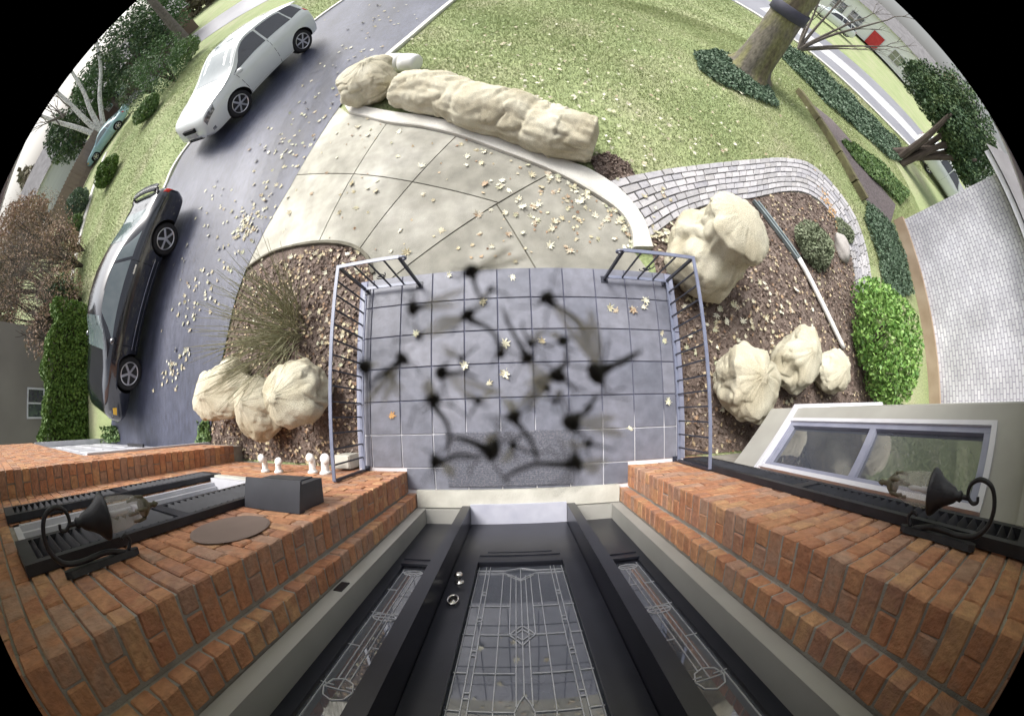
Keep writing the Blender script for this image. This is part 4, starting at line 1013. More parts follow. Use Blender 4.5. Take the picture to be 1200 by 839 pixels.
# fallen maple leaves
def leaf_mesh(seed):
    q = random.Random(seed); out = []
    lob = [(90,1.0),(70,.52),(52,.80),(38,.86),(28,.46),(8,.70),(-6,.74),(-18,.42),(-48,.50),(-70,.26),(-90,.12)]
    pts = lob + [(180-a, r_) for a, r_ in lob[-2:0:-1]]
    vs = [(0,0,0)]
    cu = q.uniform(.1,1.1); tw_ = q.uniform(-.8,.8)
    for a, r_ in pts:
        r1 = r_*q.uniform(.7,1.15)*.5; x, y = r1*math.cos(R(a)), r1*math.sin(R(a)); vs.append((x, y, cu*(x*x+y*y)*q.uniform(.6,1.6) + tw_*x*y))
    k = len(pts); fs = [(0, 1+i, 1+(i+1)%k) for i in range(k)]
    st_ = len(vs); vs += [(-.012,-.04,.0),(.012,-.04,.0),(.02,-.34,.05),(0,-.34,.05)]; fs += [(st_,st_+1,st_+2),(st_,st_+2,st_+3)]
    return vs, fs
leaf_src = [leaf_mesh(s_) for s_ in range(12)]; leaf_me = []
for vs, fs in leaf_src:
    me = bpy.data.meshes.new('maple_leaf'); me.from_pydata(vs, [], fs); me.materials.append(MT['maple']); leaf_me.append(me)
lr = random.Random(17)
def put_leaf(p, z, label, group, s_=None, mat=None):
    o = inst(lr.choice(leaf_me), 'maple_leaf', None, (p.x,p.y,z+.007+lr.random()*.010), (lr.uniform(-.3,.3)+(math.pi if lr.random()<.35 else 0), lr.uniform(-.3,.3), lr.uniform(0,6.28)), (s_ or lr.uniform(.06,.155),)*3)
    tag(o, label, 'leaf', group); return o
for px, py in ((565,354),(526,323),(487,392),(546,428),(573,450),(592,437),(714,362),(722,365),(753,360),(743,363),(776,391),(779,400),(635,401),(591,403),(739,503),(783,471),(757,352),(600,325)):
    p = at(px, py, 0); put_leaf(p, 0, 'pale maple leaf lying on the blue-grey porch tiles', 'leaves on the porch', lr.uniform(.085,.14))
p = at(458.6,487,0); o = put_leaf(p, .0, 'single orange-brown leaf on the porch tiles near the driveway-side railing', 'leaves on the porch', .12); o.data = o.data.copy(); o.data.materials[0] = MT['amberleaf']
walk_l = []
while len(walk_l) < 135:
    kq = lr.random()
    if kq < .28:
        w_ = lr.randrange(3, len(kerb_in)-1); p = kerb_in[w_].lerp(kerb_in[w_+1], lr.random()) + Vector((-1,-.75,0)).normalized()*abs(lr.gauss(.04,.16)); p.z = gz(p.x,p.y)
        if inside(p.x, p.y, walk_poly): walk_l.append(p)
        continue
    if kq < .62: px, py = 680 + lr.gauss(0,45), 245 + lr.gauss(0,30)
    else: px, py = lr.uniform(330,640), lr.uniform(140,310)
    p = ag(px, py)
    if p.y > 1.5 and inside(p.x, p.y, walk_poly): walk_l.append(p)
for p in walk_l: put_leaf(p, p.z+.006, 'pale maple leaf fallen on the concrete walk', 'leaves on the concrete walk')
nb = 0
while nb < 100:
    px, py = (lr.uniform(800,985), lr.uniform(240,480)) if lr.random() < .4 else (890+lr.gauss(0,45), 370+lr.gauss(0,32)); p = ag(px, py)
    if p.x > 1.75 and p.y > -.45 and inside(p.x, p.y, bed_r): put_leaf(p, p.z, 'pale maple leaf fallen in the mulch bed by the paved path', 'leaves in the right bed'); nb += 1
nb = 0
while nb < 55:
    px, py = lr.uniform(262,420), lr.uniform(290,430); p = ag(px, py)
    if p.x < -1.6 and inside(p.x, p.y, bed_l): put_leaf(p, p.z, 'pale maple leaf fallen in the mulch bed by the driveway', 'leaves in the left bed', lr.uniform(.07,.12)); nb += 1
def litter(name, label, P, smin, smax, mat, seed):
    q = random.Random(seed); VV = []; FF = []; o_ = 0
    for p in P:
        vs, fs = leaf_src[q.randrange(12)]; s_ = q.uniform(smin, smax); mt_ = Matrix.Translation((p[0],p[1],p[2])) @ Matrix.Rotation(q.uniform(0,6.28),4,'Z') @ Matrix.Rotation(q.uniform(-.5,.5),4,'X') @ Matrix.Diagonal((s_,s_,s_,1))
        VV += [tuple(mt_ @ Vector(v)) for v in vs]; FF += [tuple(i+o_ for i in f) for f in fs]; o_ += len(vs)
    return tag(mesh(name, VV, FF, mat), label, kind='stuff')
P = []
while len(P) < 480:      # lawn
    px, py = lr.uniform(480,1000), lr.uniform(0,200)
    if lr.random() < .45: px, py = 640+lr.gauss(0,110), 130+lr.gauss(0,50)
    p = ag(px, py)
    if py > 0 and p.y < 14 and not any(inside(p.x,p.y,q) for q in off_polys): P.append((p.x,p.y,p.z+.02))
litter('leaf_litter', 'pale maple leaves scattered thinly over the front lawn', P, .05, .125, 'maple', 1)
P = []
streaks = [((250,215),(203,460),9),((345,170),(245,330),20),((310,230),(215,380),18),((425,50),(320,215),18),((425,50),(320,215),18),((430,30),(480,10),14),((212,415),(200,450),7),((290,255),(285,275),6),((380,120),(270,280),22)]
while len(P) < 330:
    a, b_, w = lr.choice(streaks); t = lr.random(); px, py = a[0]+(b_[0]-a[0])*t+lr.gauss(0,w), a[1]+(b_[1]-a[1])*t+lr.gauss(0,w); p = ag(px, py)
    if inside(p.x,p.y,dr_poly) and p.y < 16: P.append((p.x,p.y,p.z+.02))
litter('leaf_litter', 'leaves blown in streaks along the wet driveway', P, .07, .14, 'maple', 2)
P = []
while len(P) < 1900:
    poly = bed_l if lr.random() < .45 else bed_r; x, y = (lr.uniform(-4.8,-1.5), lr.uniform(-.5,2.2)) if poly is bed_l else (lr.uniform(1.7,7), lr.uniform(-.5,3.6))
    if inside(x,y,poly): P.append((x,y,gz(x,y)+.0))
litter('leaf_litter', 'small brown and tan leaf scraps covering the mulch beds', P, .04, .085, 'litter', 3)
P = [ (p.x+lr.gauss(0,.10), p.y+lr.gauss(0,.22), p.z+.02+lr.random()*.03) for p in [ag(972,244)]*60]
litter('leaf_litter', 'little drift of orange-brown leaves at the inner path edge', P, .05, .10, 'amberleaf', 4)
P = []
while len(P) < 60:
    px, py = lr.uniform(716,790), lr.uniform(205,275); p = ag(px, py); P.append((p.x,p.y,p.z+.025)) if lr.random() < .35 else P.append(tuple(ag(lr.uniform(735,790), 278+lr.gauss(0,5)) + Vector((0,0,.02))))
litter('leaf_litter', 'leaves gathered at the start of the paved path', P, .06, .12, 'maple', 5)
P = []
while len(P) < 90:
    px, py = (lr.uniform(330,640), lr.uniform(140,310)) if lr.random() < .4 else (690+lr.gauss(0,40), 240+lr.gauss(0,28)); p = ag(px, py)
    if p.y > 1.5 and inside(p.x, p.y, walk_poly): P.append((p.x,p.y,p.z+.012))
litter('leaf_litter', 'small dry leaf scraps strewn over the concrete walk', P, .03, .07, 'litter', 6)
for nm, poly, box, n_, sd in (('bark_mulch', bed_l, (-4.8,-1.5,-.5,2.2), 5200, 1), ('bark_mulch', bed_r, (1.6,8,-.5,3.7), 9000, 2), ('bark_mulch', bed_s, (min(p.x for p in bed_s),max(p.x for p in bed_s),min(p.y for p in bed_s),max(p.y for p in bed_s)), 700, 3)):
    rs = np.random.default_rng(sd); X, Y = rs.uniform(box[0],box[1],n_*2), rs.uniform(box[2],box[3],n_*2); k = in_poly_np(X,Y,[(q[0],q[1]) for q in poly]); X, Y = X[k][:n_], Y[k][:n_]
    Vq, Fq = leafquads(np.stack([X,Y,gz_np(X,Y)-.012+rs.random(len(X))*.02],-1), .055, up=.75, rs=rs, aspect=.5)
    tag(np_mesh(nm, Vq, Fq, 'chip'), ('dark brown bark mulch in the driveway-side bed','dark brown bark mulch in the bed by the bay window','bark mulch at the end of the wrapped hedge')[sd-1], kind='stuff')

# ================================================================ CARS
def lin(xs, ys):
    def f(x):      # smooth interpolation through the given stations
        i = int(np.searchsorted(xs, x, side='right'))-1; i = min(max(i,0), len(xs)-2); t = (x-xs[i])/(xs[i+1]-xs[i]); t = min(1,max(0,t))
        m0 = (ys[i+1]-ys[max(i-1,0)])/max(1e-6, xs[i+1]-xs[max(i-1,0)]); m1 = (ys[min(i+2,len(ys)-1)]-ys[i])/max(1e-6, xs[min(i+2,len(xs)-1)]-xs[i]); d = xs[i+1]-xs[i]
        return (2*t**3-3*t*t+1)*ys[i] + (t**3-2*t*t+t)*d*m0 + (-2*t**3+3*t*t)*ys[i+1] + (t**3-t*t)*d*m1
    return f
def car(name, label, loc, heading, wb, paint, style, spokes=5, detail=True, cat='car', front_plate=False):
    """front points along local +x; heading is the world angle of the front"""
    t = thing(name, label, cat, loc, heading); fa, ra = wb/2, -wb/2
    fo, ro = (1.0,1.0) if style == 'coupe' else (.98,.74); xf, xr = fa+fo, ra-ro
    wr = .335 if style == 'coupe' else .365
    if style == 'coupe':
        S = [xr, xr+.10, xr+.45, xr+.80, ra+.25, ra+.75, ra+1.25, fa-.95, fa-.50, fa-.05, fa+.45, xf-.12, xf]
        top = lin(S, [.62,.93,1.00,1.04,1.21,1.32,1.345,1.28,1.06,.93,.86,.70,.45]); belt = lin(S, [.60,.84,.90,.93,.92,.90,.88,.87,.87,.86,.80,.64,.43]); wmx = lin(S, [.70,.80,.85,.865,.875,.87,.865,.865,.87,.875,.85,.74,.58]); wt = lin(S, [.62,.68,.70,.66,.58,.57,.57,.60,.72,.76,.72,.62,.5])
        bot = lin(S, [.40,.28,.22,.21,.19,.18,.18,.18,.18,.19,.20,.24,.34])
    else:
        S = [xr, xr+.06, xr+.25, ra+.05, ra+.45, ra+.95, ra+1.35, fa-.85, fa-.35, fa+.05, fa+.45, xf-.14, xf]
        top = lin(S, [.80,1.10,1.46,1.60,1.655,1.67,1.65,1.52,1.20,1.06,1.00,.86,.55]); belt = lin(S, [.78,1.02,1.08,1.06,1.05,1.03,1.02,1.01,1.02,.99,.93,.80,.53]); wmx = lin(S, [.74,.83,.87,.89,.89,.885,.885,.885,.89,.89,.87,.77,.60]); wt = lin(S, [.66,.66,.63,.62,.62,.62,.63,.67,.76,.78,.75,.66,.5])
        bot = lin(S, [.45,.34,.28,.26,.25,.25,.25,.25,.25,.26,.27,.30,.40])
    def sec(x):
        kw, kh = (1.06, 1.0) if style == 'coupe' else (1.10, 1.06); b0, be, tp, w, w2 = bot(x), belt(x)*kh, top(x)*kh, wmx(x)*kw, wt(x)*kw*(1 if style == 'coupe' else 1.05); tp = max(tp, be+.02); m_ = b0+(be-b0)*.5; ed = tp - .05*min(1, (tp-be)/.3)
        return [(0,b0),(w*.80,b0),(w*.94,b0+.05),(w*.985,b0+(m_-b0)*.5),(w,m_),(w*.985,m_+(be-m_)*.55),(w*.955,be-.02),(w*.93,be+.005),(w*.93+(w2-w*.93)*.5,be+(ed-be)*.5),(w2+.015,ed-.015),(w2*.93,ed+.012),(w2*.6,tp-.006),(0,tp)]
    def pt(x, v, side, o=0.0):
        s_ = sec(x); i = min(int(v), len(s_)-2); f = v-i; y = s_[i][0]+(s_[i+1][0]-s_[i][0])*f; z = s_[i][1]+(s_[i+1][1]-s_[i][1])*f
        dy, dz = s_[i+1][0]-s_[i][0], s_[i+1][1]-s_[i][1]; L = math.hypot(dy,dz) or 1
        return (x, side*(y + o*dz/L), z - o*dy/L)
    ns = 64 if detail else 26; xs = list(np.linspace(xr, xf, ns)); nvv = 13; vs = []; fs = []
    for x in xs:
        s_ = sec(x); ring = [(x, y, z) for y, z in s_] + [(x, -y, z) for y, z in s_[-2:0:-1]]; vs += ring
    k = 24
    for i in range(ns-1):
        for j in range(k): fs.append((i*k+j, (i+1)*k+j, (i+1)*k+(j+1)%k, i*k+(j+1)%k))
    fs.append(tuple(range(k))); fs.append(tuple((ns-1)*k+j for j in range(k-1,-1,-1)))
    body = mesh('body', vs, fs, [paint, 'arch'], t, True, True)
    bm = bmesh.new(); bm.from_mesh(body.data); bmesh.ops.recalc_face_normals(bm, faces=list(bm.faces)); bm.to_mesh(body.data); bm.free()
    if detail:      # cut the wheel arches
        cut = MB()
        for ax_ in (fa, ra):
            for sd in (-1, 1): cut.lathe([(wr+.045,-.20),(wr+.045,.20)], 28, mat=Matrix.Translation((ax_, sd*.88, wr+.015)) @ Matrix.Rotation(R(90),4,'X'))
        co = cut.build('arch_cutter', 'arch', None, False); bm = bmesh.new(); bm.from_mesh(co.data); bmesh.ops.recalc_face_normals(bm, faces=list(bm.faces)); bm.to_mesh(co.data); bm.free()
        keep = t.matrix_basis.copy(); co.parent = t
        md = body.modifiers.new('cut', 'BOOLEAN'); md.operation = 'DIFFERENCE'; md.object = co; md.solver = 'EXACT'
        try: md.material_mode = 'TRANSFER'
        except Exception: pass
        dg = bpy.context.evaluated_depsgraph_get(); me = bpy.data.meshes.new_from_object(body.evaluated_get(dg)); body.modifiers.clear(); body.data = me
        cm_ = co.data; bpy.data.objects.remove(co); bpy.data.meshes.remove(cm_)
        me.polygons.foreach_set('use_smooth', [abs(p.normal.y) < 2 for p in me.polygons])
        try: me.set_sharp_from_angle(angle=R(35))
        except Exception: pass
    def panel(nm, mat, corners, side, o=.004, nx_=8, nv_=4, parent=t, mirror=False):
        """a piece laid on the body: corners (x,v) in order; bilinear"""
        vs = []; fs = []; (a, b_, c, d) = corners
        for i in range(nx_+1):
            for j in range(nv_+1):
                u, w = i/nx_, j/nv_; x = (a[0]*(1-u)+b_[0]*u)*(1-w)+(d[0]*(1-u)+c[0]*u)*w; v = (a[1]*(1-u)+b_[1]*u)*(1-w)+(d[1]*(1-u)+c[1]*u)*w
                e = o if 0 < u < 1 and 0 < w < 1 else o*.5; vs.append(pt(x, v, side, e))
        for i in range(nx_):
            for j in range(nv_): q_ = (i*(nv_+1)+j, (i+1)*(nv_+1)+j, (i+1)*(nv_+1)+j+1, i*(nv_+1)+j+1); fs.append(q_ if side > 0 else q_[::-1])
        return mesh(nm, vs, fs, mat, parent, True, True)
    def across(nm, mat, x0, x1, v0, o=.005, nx_=6):
        """glass from one side of the roof to the other"""
        vs = []; fs = []; sp = [(1,v0),(1,(v0+12)/2),(1,11.9),(-1,11.9),(-1,(v0+12)/2),(-1,v0)]
        for i in range(nx_+1):
            x = x0+(x1-x0)*i/nx_
            for sd, v in sp: vs.append(pt(x, v, sd, o))
        for i in range(nx_):
            for j in range(5): fs.append((i*6+j+1, i*6+j, (i+1)*6+j, (i+1)*6+j+1))
        return mesh(nm, vs, fs, mat, t, True, True)
    if style == 'coupe':
        across('windscreen', 'carglass', fa-.94, fa-.36, 9.6); across('rear_window', 'carglass', ra-.42, ra+.30, 9.6)
        for sd in (-1,1):
            panel('side_window', 'carglass', ((ra+.62,7.3),(fa-.52,7.3),(fa-1.02,9.05),(ra+.78,9.05)), sd); panel('side_window', 'carglass', ((ra+.05,7.35),(ra+.55,7.3),(ra+.71,9.05),(ra+.45,9.0)), sd)
            for v in (2.55, 3.25): panel('trim_strip', 'chrome', ((ra+.47,v),(fa-.45,v),(fa-.45,v+.09),(ra+.47,v+.09)), sd, .012, 12, 1)
            panel('door_seam', 'arch', ((ra+.60,2.0),(ra+.612,2.0),(ra+.622,7.2),(ra+.61,7.2)), sd, .002, 1, 8); panel('door_seam', 'arch', ((fa-.53,2.0),(fa-.518,2.0),(fa-.478,7.2),(fa-.49,7.2)), sd, .002, 1, 8)
            panel('door_handle', 'chrome', ((ra+.68,5.5),(ra+.86,5.5),(ra+.86,5.75),(ra+.68,5.75)), sd, .02, 3, 1)
            panel('tail_light', 'carred', ((xr+.03,5.2),(xr+.16,5.3),(xr+.20,7.0),(xr+.05,7.0)), sd, .008); panel('side_marker', 'amber', ((xf-.34,4.6),(xf-.19,4.6),(xf-.20,5.4),(xf-.33,5.4)), sd, .010, 3, 2)
            panel('headlight', 'headlamp', ((xf-.30,5.7),(xf-.10,5.5),(xf-.10,7.0),(xf-.28,7.2)), sd, .008); panel('fender_flare', paint, ((fa-.42,4.7),(fa+.42,4.7),(fa+.30,5.5),(fa-.30,5.5)), sd, .02, 10, 2)
        m_ = MB(); w = .66
        L = smooth_line([(xr+.26,-w,.97),(xr+.17,-w,1.02),(xr+.13,-w*.88,1.055),(xr+.11,0,1.08),(xr+.13,w*.88,1.055),(xr+.17,w,1.02),(xr+.26,w,.97)], 6)
        for a, b_ in zip(L[:-1], L[1:]): m_.bar(a, b_, .17, .028, up=(0,0,1) if abs((b_-a).normalized().z) < .6 else (1,0,0))
        m_.build('spoiler', paint, t, True, True)
        m_ = MB(); m_.box((xf-.02,-.26,.32), (xf+.01,.26,.43)); m_.build('number_plate', 'plate', t, False, True)
    else:
        across('windscreen', 'carglass', fa-.92, fa-.22, 9.5); across('rear_window', 'carglass', xr+.08, xr+.25, 9.3); across('sunroof', 'carglass', fa-1.55, fa-1.05, 10.6)
        for sd in (-1,1):
            panel('side_window', 'darkglass', ((ra+.92,7.25),(fa-.34,7.25),(fa-.98,9.1),(ra+.98,9.1)), sd); panel('side_window', 'darkglass', ((ra-.02,7.25),(ra+.86,7.25),(ra+.92,9.1),(ra+.12,9.1)), sd); panel('quarter_window', 'darkglass', ((xr+.22,7.5),(ra-.07,7.25),(ra+.07,9.0),(xr+.40,8.95)), sd, .004, 4, 3)
            panel('door_seam', 'arch', ((ra+.88,2.0),(ra+.892,2.0),(ra+.897,7.2),(ra+.885,7.2)), sd, .002, 1, 8); panel('door_seam', 'arch', ((fa-.44,2.0),(fa-.428,2.0),(fa-.338,7.2),(fa-.35,7.2)), sd, .002, 1, 8)
            panel('sill_trim', 'arch', ((ra+.45,1.7),(fa-.45,1.7),(fa-.45,2.3),(ra+.45,2.3)), sd, .006, 10, 1)
            for x in (ra+.98, ra+.12): panel('door_handle', paint, ((x,6.0),(x+.18,6.0),(x+.18,6.35),(x,6.35)), sd, .03, 3, 1)
            panel('tail_light', 'carred', ((xr+.03,6.2),(xr+.14,6.3),(xr+.20,7.8),(xr+.10,7.8)), sd, .01); panel('headlight', 'headlamp', ((xf-.42,5.3),(xf-.10,5.0),(xf-.12,7.2),(xf-.50,6.9)), sd, .02)
            panel('fog_light', 'headlamp', ((xf-.20,3.0),(xf-.12,3.0),(xf-.12,3.6),(xf-.20,3.6)), sd, .008, 2, 2)
        m_ = MB(); m_.box((xf-.06,-.30,.66), (xf+.005,.30,.78)); m_.box((xf-.05,-.36,.36), (xf+.0,.36,.46)); m_.build('grille', 'arch', t, False, True)
        m_ = MB(); m_.box((xf-.02,-.26,.50), (xf+.02,.26,.62)); m_.build('number_plate', 'plate', t, False, True)
        m_ = MB(); m_.box((xr+.02,-.55,1.50), (xr+.26,.55,1.53)); m_.build('roof_spoiler', paint, t, False, True)
    for sd in (-1,1):
        xm = fa-.56 if style == 'coupe' else fa-.44; zm = belt(xm)+.08; bm = bmesh.new(); bmesh.ops.create_icosphere(bm, subdivisions=2, radius=1)
        for v in bm.verts: v.co = Vector((xm+v.co.x*.075, sd*(wmx(xm)*1.06+.10)+v.co.y*.10, zm+v.co.z*.07))
        me = bpy.data.meshes.new('mirror'); bm.to_mesh(me); bm.free(); me.materials.append(key(paint)); o = bpy.data.objects.new('mirror', me); C.objects.link(o); o.parent = t; me.polygons.foreach_set('use_smooth', [True]*len(me.polygons))
    wd = []
    for ax_ in (fa, ra):
        for sd in (-1,1):
            if wd:
                w_ = inst(wd[0], 'wheel', t); ty = inst(wd[1], 'tyre', w_); ri = inst(wd[2], 'rim', w_)
            else:
                m_ = MB(); m_.lathe([(.20,-.06),(wr*.70,-.05),(wr*.70,.03),(.06,.02)], 24); w_ = m_.build('wheel', 'arch', t, True, True)
                m_ = MB(); m_.lathe([(wr*.66,-.09),(wr*.86,-.105),(wr*.97,-.085),(wr,-.04),(wr,.04),(wr*.97,.085),(wr*.86,.105),(wr*.66,.09)], 32); ty = m_.build('tyre', 'tyre', w_, True, True)
                m_ = MB(); n_ = 28; r1, r2 = wr*.68, wr*.60
                m_.lathe([(r1,.03),(r1,.10),(r1-.012,.104),(r2,.085),(r2,.02)], n_); m_.lathe([(.05,.06),(.05,.085),(.03,.095)], 14)
                for s_ in range(spokes):
                    a = 2*math.pi*s_/spokes; ca, sa_ = math.cos(a), math.sin(a); wi, wo_ = .034, .050
                    vs = [(.03*ca-wi*-sa_*-1, .03*sa_-wi*ca, .07)]
                    P_ = lambda r_, w, z: (r_*ca - w*sa_, r_*sa_ + w*ca, z)
                    vs = [P_(.03,-wi,.06),P_(.03,wi,.06),P_(r1-.005,wo_*.62,.06),P_(r1-.005,-wo_*.62,.06),P_(.03,-wi*.7,.092),P_(.03,wi*.7,.092),P_(r1-.005,wo_*.5,.092),P_(r1-.005,-wo_*.5,.092)]
                    m_.add(vs, [(3,2,1,0),(4,5,6,7),(0,1,5,4),(1,2,6,5),(2,3,7,6),(3,0,4,7)])
                ri = m_.build('rim', 'alloy', w_, False, True); wd = [w_, ty, ri]
            w_.location = (ax_, sd*(.765 if style == 'coupe' else .82), wr); w_.rotation_euler = (R(-90) if sd > 0 else R(90), 0, 0)
    return t
def place_car(front, rear, side=.735):
    f = Vector((front[0]-rear[0], front[1]-rear[1])); L = f.length; f.normalize(); l_ = Vector((-f.y, f.x)); c = (Vector(front)+Vector(rear))/2 - l_*side
    return (c.x, c.y), math.atan2(f.y, f.x), L
c, a, L = place_car((-7.40,1.015), (-6.746,3.60))
car('parked_car', 'black two-door car with rear spoiler parked nearest the garage', (c[0],c[1],-.5), a, L, 'carblack', 'coupe')
c, a, L = place_car((-6.034,7.098), (-5.14,9.411))
car('parked_car', 'silver-white compact SUV parked on the driveway nearer the street', (c[0],c[1],gz(c[0],c[1])+.0), a, L, 'carwhite', 'suv', 6)
c, a, L = place_car((-27.0,17.4), (-24.3,19.2))
car('parked_car', 'pale teal car half hidden behind shrubs by the birch', (c[0],c[1],-.75), a, 2.6, 'carteal', 'coupe', 5, True)
p = polar(1091, 208, 24); car('parked_car', 'white car seen through the trunks beside the white brick wing', (p.x,p.y,gz(p.x,p.y)), R(-20), 2.6, 'carwhite', 'suv', 6, False)
p = polar(977, 22, 40); car('parked_car', 'white car across the street behind the bare multi-stemmed shrub', (p.x,p.y,-.3), R(160), 2.6, 'carwhite', 'suv', 6, False)

# ================================================================ TREES AND BACKGROUND
def branchy(m_, p, d, L, r_, depth, q):
    e = p + d*L; md = p.lerp(e,.5) + Vector((q.uniform(-1,1),q.uniform(-1,1),q.uniform(-.5,.5)))*L*.07
    m_.tube([p, md, e], [r_, r_*.85, r_*.62], 7 if depth > 2 else 5)
    if depth > 0:
        for k in range(q.choice((2,3))):
            nd = (d + Vector((q.uniform(-1,1),q.uniform(-1,1),q.uniform(-.3,.6)))*.62).normalized(); branchy(m_, e if k < 2 else md, nd, L*q.uniform(.6,.82), r_*.6, depth-1, q)
# big tree on the lawn with a dark band round the trunk
tb = ag(878, 84); gzb = tb.z; tree = thing('big_tree', 'big mossy tree on the lawn with a dark band round its trunk', 'tree', tb)
vs = []; fs = []; nr = 28; zs = [-.1,0,.12,.3,.6,1.0,1.5,2.0,2.6,3.4,4.4]; rs_ = [.72,.62,.52,.46,.43,.41,.39,.38,.37,.36,.34]
lean = Vector((.10,.14,0))
for z, r_ in zip(zs, rs_):
    for j in range(nr):
        an = 2*math.pi*j/nr; fl = 1 + (.14*math.cos(an*5+1)*max(0,1-z/.5) if z < .5 else 0) + .05*noise.noise(Vector((math.cos(an)*1.5,math.sin(an)*1.5,z*1.2)))
        vs.append((tb.x + lean.x*z + math.cos(an)*r_*fl, tb.y + lean.y*z + math.sin(an)*r_*fl, gzb + z))
for i in range(len(zs)-1):
    for j in range(nr): fs.append((i*nr+j, i*nr+(j+1)%nr, (i+1)*nr+(j+1)%nr, (i+1)*nr+j))
trunk = mesh('trunk', vs, fs, 'bark', tree, True)
m_ = MB(); c = Vector((tb.x,tb.y,gzb))
bp_ = [(.415,1.95),(.43,1.96),(.43,2.30),(.415,2.31)]; vs = []; fs = []
for r_, z in bp_:
    for j in range(nr): an = 2*math.pi*j/nr; vs.append((tb.x+lean.x*z+math.cos(an)*r_, tb.y+lean.y*z+math.sin(an)*r_, gzb+z))
for i in range(3):
    for j in range(nr): fs.append((i*nr+j, i*nr+(j+1)%nr, (i+1)*nr+(j+1)%nr, (i+1)*nr+j))
mesh('trunk_band', vs, fs, 'strap', tree, True)
m_ = MB(); q = random.Random(9); tp = Vector((tb.x+lean.x*4.3,tb.y+lean.y*4.3,gzb+4.3))
for k in range(5): branchy(m_, tp, Vector((math.cos(k*1.26)*.6,math.sin(k*1.26)*.6,.9)).normalized(), 2.2, .2, 4, q)
m_.build('limbs', 'bark', tree)
# bare multi-stemmed shrub by the street
sb = ag(936, 58); ms = thing('bare_shrub', 'bare multi-stemmed small tree at the street end of the ivy strip', 'tree', sb); m_ = MB(); q = random.Random(12)
for k in range(7):
    e = polar(*((985,0),(960,2),(1005,24),(1040,24),(1000,58),(1028,55),(948,15))[k], sb.xy.length + 1.0); e.z = zat(*((985,0),(960,2),(1005,24),(1040,24),(1000,58),(1028,55),(948,15))[k], sb.xy.length + 1.0); L = [sb + Vector((0,0,-.05)), sb.lerp(e,.35) + Vector((q.uniform(-.1,.1),q.uniform(-.1,.1),-.05)), sb.lerp(e,.7), e]
    m_.tube(smooth_line(L, 4), [.075-.05*i/12 for i in range(13)], 6); branchy(m_, e, (e-sb).normalized(), .9, .026, 2, q); branchy(m_, sb.lerp(e,.6), ((e-sb).normalized()+Vector((q.uniform(-.6,.6),q.uniform(-.6,.6),.5))).normalized(), .8, .024, 2, q)
m_.build('stems', 'greybark', ms)
# many-trunked evergreen beside the white wing
eb = ag(1055, 188); ev_ = thing('evergreen_tree', 'dark many-trunked evergreen tree beside the white brick wing', 'tree', eb); q = random.Random(4)
ends = [(1092,152),(1100,160),(1108,170),(1112,182),(1122,194),(1096,148),(1104,178)]
for k, (px, py) in enumerate(ends):
    rho = eb.xy.length + q.uniform(-.4,1.2); e = polar(px, py, rho); e.z = zat(px, py, rho) + .6; m_ = MB(); b0 = eb + Vector((q.uniform(-.35,.35), q.uniform(-.35,.35), -.1))
    m_.tube(smooth_line([b0, b0.lerp(e,.5)+Vector((q.uniform(-.1,.1),q.uniform(-.1,.1),0)), e, e+(e-b0)*.12], 3), [.16-.012*i for i in range(10)], 8); m_.build('trunk', 'darkbark', ev_)
Pn = []
for i, (px, py, drho, rx, rz) in enumerate(((1128,196,.4,.75,.6),(1126,176,.6,.9,.8),(1118,158,.6,1.0,.9),(1105,138,.9,1.1,1.0),(1092,116,1.6,1.15,1.0),(1080,98,2.6,1.0,.9),(1140,180,1.6,1.3,1.3),(1132,150,1.8,1.4,1.3),(1115,118,2.2,1.4,1.3))):
    rho = eb.xy.length + drho; cc = polar(px, py, rho); Pn.append(ball_pts(4600, (cc.x,cc.y,zat(px,py,rho)+.15), (rx,rx,rz), .25, 7, 40+i))
Vq, Fq = leafquads(np.concatenate(Pn), .13, rs=np.random.default_rng(8)); np_mesh('crown', Vq, Fq, 'darkever', ev_)
# clipped hedge, grey neighbour house and shrubs on the left
hg = thing('clipped_hedge', 'clipped bright green evergreen hedge behind the black car', 'hedge', (-12.2,1.6,-.5))
rs = np.random.default_rng(31); n_ = 15000; hx, hy_, hz = rs.uniform(-.6,.6,n_), rs.uniform(-2.45,2.1,n_), rs.uniform(0,1.6,n_)
face = rs.integers(0,4,n_); hx = np.where(face == 0, .50+.12*rs.random(n_), hx); hz = np.where(face == 1, 1.45+.15*rs.random(n_), hz); hx = np.where(face == 2, .4+.2*rs.random(n_), hx)
bump_ = .12*np.sin(hy_*3.1)+.08*np.sin(hy_*7+hz*4); Vq, Fq = leafquads(np.stack([-12.2+hx*(1+.2*bump_)*(1-.12*hz), 1.3+hy_, -.55+hz*(1+.5*bump_)],-1), .11, rs=rs); np_mesh('foliage', Vq, Fq, 'evergreen', hg)
m_ = MB(); m_.box((-12.5,-1.0,-.55), (-11.9,3.2,.75)); m_.build('inner_branches', 'darkbark', hg)
gh = thing('neighbour_house', 'plain grey stucco house with one white-framed window behind the hedge', 'house', (-19,-1,-.75))
m_ = MB(); m_.box((-24,-7,-1.2), (-17,3.6,4.2)); m_.build('wall', 'housegrey', gh)
m_ = MB(); za, zb = .15, 1.05; m_.box((-17.0,.35,za), (-16.95,1.45,za+.07)); m_.box((-17.0,.35,zb-.07), (-16.95,1.45,zb)); m_.box((-17.0,.35,za+.07), (-16.95,.42,zb-.07)); m_.box((-17.0,1.38,za+.07), (-16.95,1.45,zb-.07)); m_.box((-17.0,.87,za+.07), (-16.95,.93,zb-.07)); wo_ = m_.build('window', 'whitetrim', gh)
m_ = MB(); m_.box((-16.995,.42,za+.07), (-16.975,1.38,zb-.07)); m_.build('glass_pane', 'glass', wo_)
